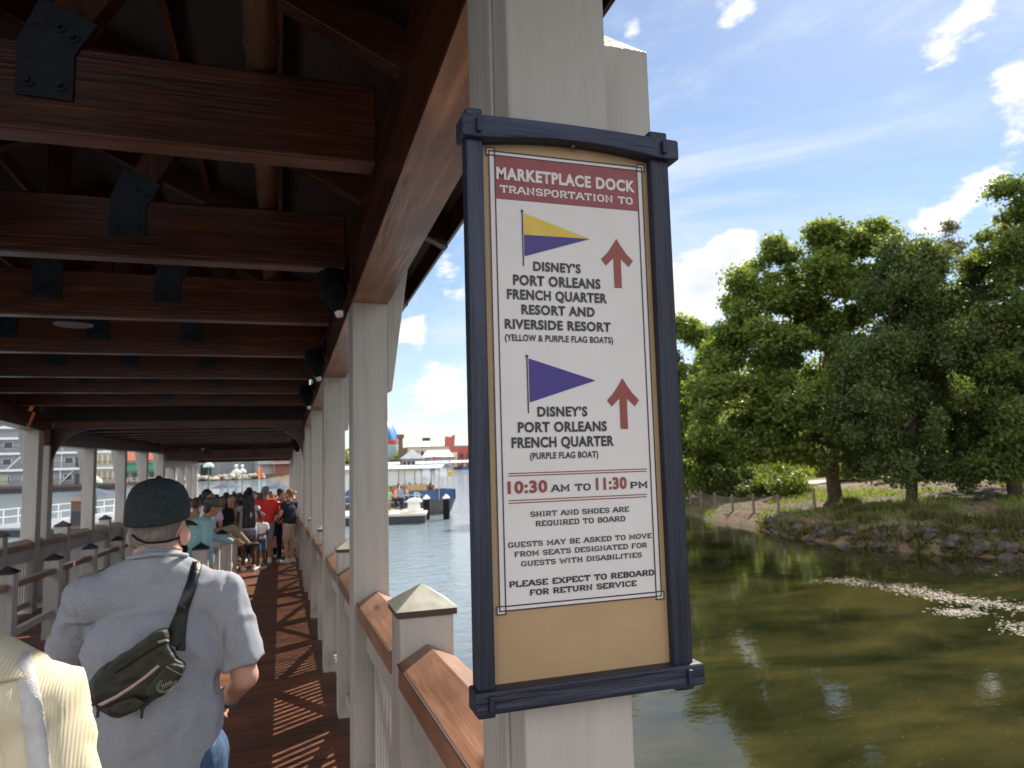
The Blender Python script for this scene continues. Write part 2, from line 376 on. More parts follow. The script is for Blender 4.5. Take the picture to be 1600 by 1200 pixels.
for i in range(NA+1):
    a = A0+(A1-A0)*i/NA; rs = r_shore(a)
    for d in offs:
        j = .35*mnoise.noise(Vector((a*160, 1, d*.05))) if 0 <= d < 3 else 0
        r = rs+d+j; x, y = r*math.sin(a), r*math.cos(a); vs.append((x, y, ground_z(x, y)))
m_ = len(offs)
for i in range(NA):
    for k in range(m_-1): fs.append((i*m_+k, (i+1)*m_+k, (i+1)*m_+k+1, i*m_+k+1))
tm.add(vs, fs); struct(tm.build('ground', M['soil'], smooth=True))

# footpath along the bank
M['path'] = mat('pale concrete path', (.42, .34, .29), .9, (.5, .42, .36), 1.2, (1, 1, 1), .2, 20)
pm = MB(); pts = []
for x, d0, wd in ((1100, 15, 3), (1140, 13.5, 3.2), (1180, 16, 3.2), (1230, 19, 3.2), (1300, 23, 3), (1400, 24, 3), (1500, 22, 3), (1600, 21, 3), (1800, 21, 3)):
    pts.append((az_of(x), d0, wd))
pa = [p[0] for p in pts]; vs = []; fs = []; n_ = 90
for i in range(n_+1):
    a = pa[0]+(pa[-1]-pa[0])*i/n_; d0 = np.interp(a, pa, [p[1] for p in pts]); wd = np.interp(a, pa, [p[2] for p in pts])
    for k in range(4):
        r = r_shore(a)+d0+wd*k/3; x, y = r*math.sin(a), r*math.cos(a); vs.append((x, y, ground_z(x, y)+.07))
for i in range(n_):
    for k in range(3): fs.append((i*4+k, (i+1)*4+k, (i+1)*4+k+1, i*4+k+1))
pm.add(vs, fs); struct(pm.build('path', M['path'], smooth=True))

# ------------------------------------------------------------------ boardwalk
def deck_material():
    m = wood('deck boards', (.135, .046, .020), (.30, .112, .052), 'x', .5, .2)
    nt = m.node_tree; n = nt.nodes; L = nt.links; p = n['Principled BSDF']
    tc = n.new('ShaderNodeTexCoord'); sp = n.new('ShaderNodeSeparateXYZ'); L.new(tc.outputs['Object'], sp.inputs[0])
    fl = n.new('ShaderNodeMath'); fl.operation = 'MULTIPLY'; fl.inputs[1].default_value = 1/.14; L.new(sp.outputs['Y'], fl.inputs[0])
    f2 = n.new('ShaderNodeMath'); f2.operation = 'FLOOR'; L.new(fl.outputs[0], f2.inputs[0])
    wn = n.new('ShaderNodeTexWhiteNoise'); wn.noise_dimensions = '1D'; L.new(f2.outputs[0], wn.inputs['W'])
    mr = n.new('ShaderNodeMapRange'); mr.inputs['To Min'].default_value = .72; mr.inputs['To Max'].default_value = 1.25; L.new(wn.outputs['Value'], mr.inputs['Value'])
    hs = n.new('ShaderNodeHueSaturation'); L.new(mr.outputs[0], hs.inputs['Value'])
    src = p.inputs['Base Color'].links[0].from_socket; L.new(src, hs.inputs['Color']); L.new(hs.outputs[0], p.inputs['Base Color'])
    return m
M['deck'] = deck_material()
dm = MB(); y = -1.2
while y < 37.6:
    dm.box(-4.1, .62, y, y+.132, -.04, 0, zf); y += .14
struct(dm.build('boardwalk', M['deck']))

# ------------------------------------------------------------------ the covered walkway
CW = thing('covered_walkway', 'open timber roofed walkway on grey beige posts above the boardwalk', 'pavilion', (-1.62, 0, 0))
POSTS_R = [1.20, 4.25, 7.22, 10.27]
def post(x0, y0, zt, sl, zb=-.9, dy=.25, wdt=.205):
    b = MB(); z0 = sl(y0)
    b.box(x0, x0+wdt, y0, y0+dy, zb+zf(y0), zt+z0)
    # routed centre board on the walkway side
    o = b.build('post', M['paint'], CW, bevel=.006)
    return o
Z_B, Z_BT, Z_CT = 2.83, 3.08, 3.43
for y in POSTS_R+[12.95]: post(.40, y, Z_B, zf)
for y in [1.2, 4.25, 7.22, 10.27, 13.05]: post(-3.855, y, Z_B, zf)
# applied board on the near post's side
sp_ = MB(); sp_.box(.392, .4, 1.285, 1.45, -.5, 2.79); sp_.build('corner_board', M['paint'], CW, bevel=.003)
# chamfer topped cleat on the outer side of the near post
cl = MB(); cl.box(.607, .725, 1.25, 1.40, 1.9, 2.555); cl.prism([(.607, 1.25, 2.555), (.725, 1.25, 2.555), (.725, 1.40, 2.555), (.607, 1.40, 2.555)], (0, 0, .001))
cl.v[-4:] = [(.607, 1.25, 2.56), (.725, 1.25, 2.56), (.725, 1.40, 2.56), (.607, 1.40, 2.56)]
cl = MB(); cl.add([(.607, 1.25, 1.9), (.727, 1.25, 1.9), (.727, 1.40, 1.9), (.607, 1.40, 1.9), (.607, 1.25, 2.565), (.727, 1.25, 2.565), (.727, 1.40, 2.565), (.607, 1.40, 2.565), (.607, 1.40, 2.70), (.66, 1.40, 2.70)],
                [(3, 2, 1, 0), (0, 1, 5, 4), (1, 2, 6, 5), (3, 0, 4, 8, 7), (2, 3, 7, 6), (4, 5, 9, 8), (5, 6, 9), (6, 7, 8, 9)])
cl.build('brace', M['paint'], CW, bevel=.004)
def brace(x, y, zb, s, top):
    b = MB()
    for q in (0,):
        b.add([(x, y+.03, zb), (x+s*.030, y+.03, zb), (x+s*.15, y+.03, top), (x+s*.03, y+.03, top), (x, y+.03, top-.16),
               (x, y+.16, zb), (x+s*.030, y+.16, zb), (x+s*.15, y+.16, top), (x+s*.03, y+.16, top), (x, y+.16, top-.16)],
              [(0, 1, 2, 3, 4), (9, 8, 7, 6, 5), (0, 5, 6, 1), (1, 6, 7, 2), (2, 7, 8, 3), (3, 8, 9, 4), (4, 9, 5, 0)])
    b.build('brace', M['paint'], CW, bevel=.005)
for y in POSTS_R[1:]: brace(.607, y, 2.30+zf(y), 1, 3.18+zf(y))
for y in (7.22, 10.27, 13.05): brace(-3.857, y, 2.30+zf(y), -1, 3.18+zf(y))
# eave beams
for x0, x1 in ((.398, .612), (-3.862, -3.645)):
    b = MB(); b.box(x0, x1, -1.3, 13.35, Z_B+.002, Z_BT, zf)
    o = b.build('beam', M['wood_y'], CW, bevel=.008)
    b = MB(); b.box(x0+.001, x1-.001, -1.29, 13.34, Z_B-.004, Z_B+.0015, zf); b.build('beam_soffit', M['soffit'], CW)
# wall plate block at outer side so the beam reads as wide
TR = [-.15, 1.42, 2.92, 4.43, 5.97, 7.50, 9.02, 10.4, 11.85]
SLP = .47; XC = -1.622
def roof_z(x): return 3.58-SLP*(abs(x-XC)-(.38-XC))          # underside of the rafters
def plate(cx, y, lean, z0, parent_truss):
    b = MB(); w_ = .19; t = .012; zt = z0+.175
    pts_ = [(cx-w_/2, 3.21), (cx+w_/2, 3.205), (cx+w_/2, 3.385)]
    if lean:
        pts_ += [(cx+w_/2+lean*.075, 3.52), (cx-w_/2+lean*.05+.02, 3.60), (cx-w_/2, 3.42)] if lean > 0 else [(cx+w_/2, 3.42), (cx+w_/2+lean*.05-.02, 3.60), (cx-w_/2+lean*.075, 3.52), (cx-w_/2, 3.385)]
        if lean < 0: pts_ = [pts_[0], pts_[1]]+pts_[3:]
    else: pts_ += [(cx+w_/2, 3.60), (cx-w_/2, 3.60)]
    zz = zf(y)
    b.prism([(x, y-.014, z+zz) for x, z in pts_], (0, .012, 0))
    o = b.build('gusset_plate', M['steel'], CW, bevel=.002)
    for dx, z in ((-.055, 3.265), (.05, 3.26), (-.01+lean*.05, 3.49), (.085*lean+.0, 3.455)) if lean else ((-.055, 3.265), (.05, 3.265), (-.05, 3.5), (.05, 3.5)):
        c = Vector((cx+dx, y-.014, z+zz)); bb = MB()
        bb.tube([c, c+Vector((0, -.006, 0))], .026, 14); bb.tube([c+Vector((0, -.006, 0)), c+Vector((0, -.022, 0))], .013, 6)
        bo = bb.build('bolt', M['steel'], CW); bo.parent = o
for y in TR:
    zz = zf(y)
    b = MB(); b.box(-3.63, .38, y, y+.13, Z_BT+.003+zz, Z_CT+zz); b.build('tie_beam', M['wood_x'], CW, bevel=.01)
    for s in (1, -1):
        xe = XC+s*2.66; b = MB()
        p0 = (XC, roof_z(XC)); p1 = (xe, roof_z(xe)); hh = .21
        b.prism([(p0[0], y+.02, p0[1]+zz), (p1[0], y+.02, p1[1]+zz), (p1[0], y+.02, p1[1]+hh+zz), (p0[0], y+.02, p0[1]+hh+zz)], (0, .09, 0)); b.build('rafter', M['wood_x'], CW, bevel=.006)
        b = MB(); x0, x1 = XC+s*.78, XC+s*1.11; w2 = .085
        b.prism([(x0-w2, y+.015, Z_CT+zz), (x0+w2, y+.015, Z_CT+zz), (x1+w2, y+.015, roof_z(x1)+.04+zz), (x1-w2, y+.015, roof_z(x1)+.04+zz)], (0, .10, 0)); b.build('web', M['wood_z'], CW, bevel=.006)
        plate(XC+s*.78, y, s, Z_CT, None)
    b = MB(); b.box(XC-.07, XC+.07, y+.012, y+.118, Z_CT+zz, roof_z(XC)+zz); b.build('king_post', M['wood_z'], CW, bevel=.006)
    plate(XC-.035, y, 0, Z_CT, None)
# sloping roof, section one
def roofslab(y0, y1, zf_, zoff, xe, edge=True):
    for s in (1, -1):
        x1 = XC+s*xe; z0, z1 = roof_z(XC)+.212+zoff, roof_z(x1)+.212+zoff
        b = MB()
        ys = np.linspace(y0, y1, 2)
        q = [(XC, z0), (x1, z1), (x1, z1+.03), (XC, z0+.03)]
        vs = [(x, yy, z+zf_(yy)) for yy in ys for x, z in q]
        b.add(vs, [(0, 1, 2, 3), (7, 6, 5, 4), (0, 4, 5, 1), (1, 5, 6, 2), (2, 6, 7, 3), (3, 7, 4, 0)])
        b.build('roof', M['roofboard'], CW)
        b = MB(); q = [(XC, z0+.034), (x1+s*.02, z1+.034), (x1+s*.02, z1+.06), (XC, z0+.06)]
        vs = [(x, yy, z+zf_(yy)) for yy in (y0-.02, y1+.02) for x, z in q]
        b.add(vs, [(0, 1, 2, 3), (7, 6, 5, 4), (0, 4, 5, 1), (1, 5, 6, 2), (2, 6, 7, 3), (3, 7, 4, 0)]); b.build('roof_covering', M['roofmetal'], CW)
        b = MB(); xa, xb = (x1, x1+s*.018) if s > 0 else (x1-.018, x1)
        b.box(xa, xb, y0-.02, y1+.02, z1-.17, z1+.033, zf_); b.build('fascia', M['wood_y'], CW)
        b = MB(); b.box(min(x1+s*.0185, x1+s*.05), max(x1+s*.0185, x1+s*.05), y0-.02, y1+.02, z1-.06, z1+.07, zf_); b.build('gutter', M['gutter'], CW, bevel=.006)
roofslab(-1.3, 13.42, zf, 0, 2.66)
# purlin boards between rafters
for s in (1, -1):
    for d in (.5, 1.05, 1.6, 2.15, 2.5):
        x = XC+s*d; b = MB(); b.box(x-.02, x+.02, -1.25, 13.35, roof_z(x)+.11, roof_z(x)+.205, zf); b.build('purlin', M['wood_y'], CW)
# blocking above the beam
for s, xx in ((1, .50), (-1, -3.75)):
    b = MB(); b.box(xx-.02, xx+.02, -1.25, 13.3, Z_BT+.001, 3.52, zf); b.build('blocking', M['wood_y'], CW)
# services pipe resting on the tie beams
b = MB(); b.tube([(-.085, yy, 3.50+zf(yy)) for yy in np.linspace(-1, 13.2, 20)], .061, 16); pp = b.build('pipe', M['galv'], CW, smooth=True)
for y in (2.87, 4.85, 7.4, 9.0, 10.35):
    b = MB(); b.tube([(-.085, y-.055, 3.50+zf(y)), (-.085, y+.02, 3.50+zf(y))], .068, 16); c = b.build('coupling', M['galv'], CW, smooth=False); c.parent = pp

# section two: a level, lower roof
def sec2(y0, y1, zb, dz, rows, ties, xl=-3.65):
    for y in rows:
        for x0 in (.40, xl-.205):
            b = MB(); b.box(x0, x0+.205, y, y+.25, -1+zf(y), zb); b.build('post', M['paint'], CW, bevel=.006)
        for x, s in ((.607, 1), (xl-.207, -1)): brace(x, y, zb-.62, s, zb+.2)
    for x0, x1 in ((.398, .612), (xl-.212, xl+.005)):
        b = MB(); b.box(x0, x1, y0, y1, zb+.002, zb+.27); b.build('beam', M['wood_y'], CW, bevel=.008)
    for xx in (.50, xl-.10):
        b = MB(); b.box(xx-.02, xx+.02, y0+.02, y1-.02, zb+.271, 3.50+zb-Z_B, zf2); b.build('blocking', M['wood_y'], CW)
    for y in ties:
        b = MB(); b.box(xl+.02, .38, y, y+.13, zb+.28, zb+.60); b.build('tie_beam', M['wood_x'], CW, bevel=.01)
        for s in (1, -1):
            xe = XC+s*2.5; b = MB(); hh = .2; o_ = zb-Z_B
            b.prism([(XC, y+.02, roof_z(XC)+o_), (xe, y+.02, roof_z(xe)+o_), (xe, y+.02, roof_z(xe)+hh+o_), (XC, y+.02, roof_z(XC)+hh+o_)], (0, .09, 0)); b.build('rafter', M['wood_x'], CW)
            x0, x1 = XC+s*.78, XC+s*1.11
            b = MB(); b.prism([(x0-.08, y+.015, zb+.60), (x0+.08, y+.015, zb+.60), (x1+.08, y+.015, roof_z(x1)+o_+.04), (x1-.08, y+.015, roof_z(x1)+o_+.04)], (0, .1, 0)); b.build('web', M['wood_z'], CW)
            b = MB(); b.box(x0-.09, x0+.09, y-.012, y, zb+.40, zb+.68); b.build('gusset_plate', M['steel'], CW)
    roofslab(y0, y1, zf2, zb-Z_B, 2.5)
sec2(13.62, 26.3, 2.10, 0, [13.62, 16.6, 19.7, 22.7, 25.7], [13.66, 15.2, 16.7, 18.2, 19.75, 21.3, 22.8, 24.3, 25.8])
# arched corner brackets under the first truss of the lower roof
for s, x0 in ((1, .39), (-1, -3.64)):
    b = MB(); pl = []
    for k in range(9):
        a = R(90*k/8); pl.append((x0-s*(.62*(1-math.sin(a))+.0), 2.37-.62*(1-math.cos(a))))
    pl = [(x0, 2.375)]+[(x, z) for x, z in pl]
    b.prism([(x, 13.70, z) for x, z in pl], (0, .08, 0)); b.build('arched_bracket', M['wood_x'], CW)
sec2(26.6, 37.0, 1.62, 0, [26.6, 29.2, 31.8, 34.4, 36.7], [26.7, 28.6, 30.5, 32.4, 34.3, 36.2], -3.75)
# gable boards that close the stepped roofs
for y, zo, ze in ((13.43, zf(13.4), 0), (26.42, 2.10-Z_B, 0), (37.05, 1.62-Z_B, 0)):
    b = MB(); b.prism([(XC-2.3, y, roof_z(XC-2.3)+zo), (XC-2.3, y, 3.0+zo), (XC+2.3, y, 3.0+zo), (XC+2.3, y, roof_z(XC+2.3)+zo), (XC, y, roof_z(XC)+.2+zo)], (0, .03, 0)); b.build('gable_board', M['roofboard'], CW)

# ------------------------------------------------------------------ railings
def pyramid(b, x0, x1, y0, y1, z, h):
    b.add([(x0, y0, z), (x1, y0, z), (x1, y1, z), (x0, y1, z), ((x0+x1)/2, (y0+y1)/2, z+h)], [(3, 2, 1, 0), (0, 1, 4), (1, 2, 4), (2, 3, 4), (3, 0, 4)])
def railing(label, xa, posts, capmat, inner, diag=True, first=100):
    """xa: left face of the newels; posts: (y_front, y_back) of the roof posts between which it spans"""
    T = thing('railing', label, 'railing', (xa+.1, posts[0][1], 0)); cnt = 0; rest = MB(); kk = 0
    xm = xa+.104
    for (a0, a1), (c0, c1) in zip(posts[:-1], posts[1:]):
        ym = (a1+c0)/2
        nz = zf(ym); b = MB(); b.box(xa, xa+.208, ym-.104, ym+.104, -.85+nz, 1.239+nz); nw = b.build('newel', M['paint'], T, bevel=.005)
        b = MB(); b.box(xa-.012, xa+.22, ym-.116, ym+.116, 1.240+nz, 1.264+nz); cb = b.build('cap_edge', M['paint_dark'], T, bevel=.003); cb.parent = nw
        b = MB(); pyramid(b, xa-.016, xa+.224, ym-.12, ym+.12, 1.265+nz, .082); cp = b.build('cap', capmat, T); cp.parent = nw
        for y0, y1 in ((a1+.004, ym-.107), (ym+.107, c0-.004)):
            xs = [xm-.112, xm-.112, xm, xm+.112, xm+.112]; zs = [.985, 1.075, 1.135, 1.075, .985]
            vs = [(x, yy, z+zf(yy)) for yy in (y0, y1) for x, z in zip(xs, zs)]
            b = MB(); b.add(vs, [(0, 1, 2, 3, 4), (9, 8, 7, 6, 5), (0, 5, 6, 1), (1, 6, 7, 2), (2, 7, 8, 3), (3, 8, 9, 4), (4, 9, 5, 0)])
            hr = b.build('handrail', M['railwood'], T, bevel=.004)
            b = MB(); b.box(xm-.116, xm-.111, y0, y1, 1.068, 1.074, zf); hl = b.build('drip_edge', M['paint_dark'], T); hl.parent = hr
            b = MB(); b.box(xm-.06, xm+.06, y0, y1, .80, .984, zf); b.build('frieze_board', M['paint'], T, bevel=.004)
            b = MB(); b.box(xm-.05, xm+.05, y0, y1, .09, .18, zf); b.build('bottom_rail', M['paint'], T, bevel=.004)
            nb = max(3, int((y1-y0)/.105)); 
            for k in range(nb):
                yy = y0+(y1-y0)*(k+.5)/nb
                bb = MB() if cnt < first else rest
                bb.box(xm-.02, xm+.02, yy-.02, yy+.02, .178+zf(yy), .802+zf(yy))
                if cnt < first: bb.build('baluster', M['paint'], T)
                cnt += 1
            if diag:
                z0, z1 = (.20, .79) if kk % 2 else (.79, .20)
                b = MB(); b.bar((xm+.055, y0, z0+zf(y0)), (xm+.055, y1, z1+zf(y1)), .03, .10, (0, 0, 1)); b.build('diagonal', M['paint'], T)
            kk += 1
    if rest.v: stuff(rest.build('baluster', M['paint'], T))
    return T
pr = [(-1.85, -1.6), (1.20, 1.45), (4.25, 4.50), (7.22, 7.47), (10.27, 10.52), (13.62, 13.87), (16.6, 16.85), (19.7, 19.95), (22.7, 22.95), (25.7, 25.95), (29.2, 29.45), (31.8, 32.05), (34.4, 34.65)]
railing('long grey beige railing with brown handrail beneath the dock sign post', .428, pr, M['capmetal'], -1)
pl_ = [(7.22, 7.47), (10.27, 10.52), (13.05, 13.30), (16.6, 16.85), (19.7, 19.95), (22.7, 22.95), (25.7, 25.95), (29.2, 29.45), (31.8, 32.05)]
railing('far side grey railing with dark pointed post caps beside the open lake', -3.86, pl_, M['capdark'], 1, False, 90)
def queue(label, x, ys, h=.97):
    T = thing('queue_barrier', label, 'barrier', (x, ys[0], zf(ys[0])), 'queue barriers on the boardwalk')
    for i, y in enumerate(ys):
        z = zf(y); b = MB(); b.box(x-.085, x+.085, y-.085, y+.085, z, z+h); ps = b.build('queue_post', M['paint'], T, bevel=.006)
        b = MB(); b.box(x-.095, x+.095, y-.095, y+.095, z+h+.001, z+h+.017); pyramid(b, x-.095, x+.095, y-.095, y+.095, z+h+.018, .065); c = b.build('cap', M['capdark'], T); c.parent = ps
        if i+1 < len(ys):
            y1 = ys[i+1]; b = MB(); b.box(x-.05, x+.05, y+.087, y1-.087, h-.17, h-.10, zf); b.build('handrail', M['railwood'], T, bevel=.01)
            b = MB(); b.box(x-.03, x+.03, y+.087, y1-.087, .28, .36, zf); b.build('lower_rail', M['paint'], T, bevel=.005)
queue('brown railed queue barrier with dark capped posts left of the grey shirted man', -2.74, [7.1, 8.93, 10.57, 12.4, 14.3, 16.2])
queue('pale queue barrier running behind the right shoulder of the grey shirted man', -.92, [9.55, 11.3, 12.75, 14.0, 15.6], 1.06)

# ------------------------------------------------------------------ lamps and spotlights under the roof
def pendant(y, z, label):
    T = thing('ceiling_lamp', label, 'lamp', (XC-.06, y, z), 'lamps hanging from the walkway roof')
    x = XC-.06
    b = MB(); b.lathe((x, y, z), [(.145, 0), (.15, .008), (.13, .02), (.065, .045)], 24); b.build('shade', M['galv_lamp'], T, smooth=False)
    b = MB(); b.lathe((x, y, z), [(.062, .046), (.062, .30), (.05, .31)], 18); b.build('canister', M['galv_lamp'], T)
    b = MB(); b.lathe((x, y, z), [(.014, .311), (.014, .62)], 8); b.build('stem', M['black'], T)
M['galv_lamp'] = mat('grey lamp enamel', (.10, .09, .085), .5, (.14, .13, .12), 8)
pendant(6.8, 2.93, 'grey canister lamp with round shade, nearest of the hanging lamps')
pendant(9.75, 2.85, 'grey canister lamp hanging between the nearest lamp and the farthest lamp')
pendant(12.5, 2.76, 'small grey canister lamp hanging farthest along under the dark roof')
def spot(x, y, z, label):
    T = thing('spotlight', label, 'spotlight', (x, y, z), 'black spotlights along the eave beam')
    b = MB(); d = Vector((.18, -.25, -.9)).normalized(); p0 = Vector((x, y, z))
    b.tube([p0-d*.02, p0+d*.10, p0+d*.16, p0+d*.235], [.075, .085, .058, .022], 16); b.build('housing', M['black'], T, smooth=False)
    b = MB(); b.tube([p0+d*.2355, p0+d*.262], [.026, .02], 10); b.build('lens', M['white'], T)
    b = MB(); b.bar(p0-d*.01, (x+.11, y+.02, z+.05), .03, .03); b.bar((x+.105, y+.02, z-.02), (x+.105, y+.02, z+.14), .04, .02, (1, 0, 0)); b.build('bracket', M['black'], T)
spot(.27, 4.22, 2.97+zf(4.3), 'black spotlight with white tip under the eave beam, nearest of the spotlights')
spot(.27, 6.55, 2.94+zf(6.65), 'black spotlight with pale tip, second along the eave beam')
spot(.27, 8.85, 2.94+zf(8.95), 'black spotlight with pale tip, third along the eave beam')
spot(.27, 14.6, 2.13, 'small black spotlight under the lower roof beyond the roof step')

# ------------------------------------------------------------------ the dock sign
YS = 1.170
SG = thing('dock_sign', 'tall dock sign in dark blue timber frame with two flags and red arrows', 'sign', (.515, YS, 1.30))
M['signblue'] = wood('blue black sign timber', (.009, .013, .030), (.036, .052, .105), 'z', .5, .9)
M['signblue_x'] = wood('blue black sign timber x', (.009, .013, .030), (.038, .054, .108), 'x', .5, .9)
M['signtan'] = mat('tan sign board', (.37, .25, .13), .5, (.43, .295, .16), 5, (1, 1, 1), .08, 60)
M['signwhite'] = mat('off white sign face', (.66, .63, .63), .42, (.70, .67, .67), 7, (1, 1, 1), .03, 90)
def flat(name, c, r=.45): M[name] = mat(name, c, r, tuple(x*1.12 for x in c), 30)
flat('sign_ink', (.018, .022, .026)); flat('sign_band', (.235, .045, .055)); flat('sign_red', (.24, .05, .042)); flat('sign_line', (.028, .016, .03))
flat('sign_yellow', (.62, .44, .06)); flat('sign_purple', (.040, .022, .20)); flat('sign_navy', (.02, .02, .06))
def S(px, py, Y=YS+.0050): p = onY(px, py, Y); return p[0], p[2]
BF = YS+.006       # board front
b = MB(); b.box(.330, .680, BF, BF+.012, 1.335, 2.305); board = b.build('board', M['signtan'], SG)
b = MB(); b.box(.3505, .6590, BF-.0012, BF-.0002, 1.4690, 2.2770); face = b.build('sign_face', M['signwhite'], SG)
for x0, x1, z0, z1 in ((.306, .337, 1.305, 2.345), (.6695, .708, 1.305, 2.345)):
    b = MB(); b.box(x0, x1, YS-.012, YS+.022, z0, z1); b.build('frame_stile', M['signblue'], SG, bevel=.004)
# top rail, slightly arched underneath, overlapping the stiles
xs = np.linspace(.296, .724, 25)
def und(x): t = (x-.51)/.165; return 2.286+.013*max(0, 1-t*t)
vs = []; fs = []
for x in xs:
    zt = 2.327+.003*math.sin((x-.3)*9)
    for yy in (YS-.026, YS+.024): vs += [(x, yy, und(x)), (x, yy, zt)]
n_ = len(xs)
for i in range(n_-1):
    a = i*4; c = a+4; fs += [(a, c, c+1, a+1), (a+3, c+3, c+2, a+2), (a+1, c+1, c+3, a+3), (a+2, c+2, c, a)]
fs += [(0, 1, 3, 2), (4*n_-4, 4*n_-2, 4*n_-1, 4*n_-3)]
b = MB(); b.add(vs, fs); b.build('frame_rail', M['signblue_x'], SG, bevel=.004)
b = MB(); b.box(.299, .722, YS-.026, YS+.024, 1.315, 1.352); b.build('frame_rail', M['signblue_x'], SG, bevel=.004)
for x in (.325, .690):
    for z in (2.306, 1.333):
        b = MB(); b.box(x-.005, x+.005, YS-.033, YS-.0262, z-.013, z+.013); b.build('peg', M['signblue'], SG, bevel=.002)
b = MB(); b.tube([(.51, YS-.003, 2.2965), (.51, YS-.012, 2.2965)], .004, 8); b.build('screw', M['galv'], SG)
YK = BF-.0020
def poly(name, pts, m, y=YK, th=.0004):
    b = MB(); b.prism([(x, y, z) for x, z in pts], (0, -th, 0)); return b.build(name, m, SG)
band = [(.3615, 2.2685), (.6480, 2.2685), (.6480, 2.1885), (.3615, 2.1885)]
poly('title_band', band, M['sign_band'])
# border: two fine lines and a little square at each corner
b = MB()
def lbox(x0, x1, z0, z1, y=YK): b.box(x0, x1, y-.0004, y, z0, z1)
for ins, iz in ((0, 0), (.0105, .0075)):
    x0, x1, z0, z1 = .3505+ins, .6590-ins, 1.4690+iz, 2.2770-iz; t = .0021; yy = YK-(.0001 if ins else 0)
    lbox(x0, x1, z1-t, z1, yy); lbox(x0, x1, z0, z0+t, yy); lbox(x0, x0+t, z0+t, z1-t, yy); lbox(x1-t, x1, z0+t, z1-t, yy)
b.build('border', M['sign_line'], SG)
b = MB()
for cx, sx in ((.3505, 1), (.6590, -1)):
    for cz, sz in ((1.4690, 1), (2.2770, -1)):
        xa, xb = sorted((cx-sx*.0048, cx+sx*.0125)); za, zb = sorted((cz-sz*.0052, cz+sz*.0100)); t = .002; yy = YK-.0003
        b.box(xa, xb, yy-.0004, yy, zb-t, zb); b.box(xa, xb, yy-.0004, yy, za, za+t); b.box(xa, xa+t, yy-.0004, yy, za+t, zb-t); b.box(xb-t, xb, yy-.0004, yy, za+t, zb-t)
        q = MB(); q.box(*(sorted((cx-sx*.0048, cx))), YK+.0007, YK+.0013, za+.001, zb-.001); q.box(*(sorted((cx, cx+sx*.0125))), YK+.0007, YK+.0013, *(sorted((cz-sz*.0052, cz)))); q.build('corner_patch', M['signwhite'], SG)
b.build('corner_square', M['sign_line'], SG)

# lettering -- heavy condensed capitals from the built-in font
def text_mesh(s, bold=.022, sp=1.0):
    cu = bpy.data.curves.new('t', 'FONT'); cu.body = s; cu.size = 1; cu.offset = bold; cu.space_character = sp; cu.extrude = 0; cu.fill_mode = 'FRONT'; cu.resolution_u = 4
    o = bpy.data.objects.new('t', cu); COL.objects.link(o)
    dg = bpy.context.evaluated_depsgraph_get(); dg.update()
    me = bpy.data.meshes.new_from_object(o.evaluated_get(dg)); bpy.data.objects.remove(o)
    n = len(me.vertices); co = np.empty(n*3); me.vertices.foreach_get('co', co); return me, co.reshape(-1, 3)
CAPH = None
def line_geo(p0, p1, h):
    """baseline from picture measurements: x0, x1, z of baseline, cap height"""
    (x0, z0), (x1, z1) = S(*p0), S(*p1); (_, zt) = S((p0[0]+p1[0])/2, (p0[1]+p1[1])/2-h); zb = (z0+z1)/2
    return x0, x1, zb, zt-zb
def head(s, p0, p1, h, m, bold=.022):
    x0, x1, zb, hh = line_geo(p0, p1, h)
    me, co = text_mesh(s, bold, 1.0+bold*2.6); mn, mx = co.min(0), co.max(0)
    _, c0 = text_mesh('H', bold); top, bot = c0[:, 1].max(), c0[:, 1].min()
    out = np.empty_like(co); out[:, 0] = x0+(co[:, 0]-mn[0])/(mx[0]-mn[0])*(x1-x0); out[:, 2] = zb+(co[:, 1]-bot)/(top-bot)*hh; out[:, 1] = YK-.0007
    me.vertices.foreach_set('co', (out-np.array(SG['_o'])).ravel()); me.update()
    return finish('lettering', me, m, SG)
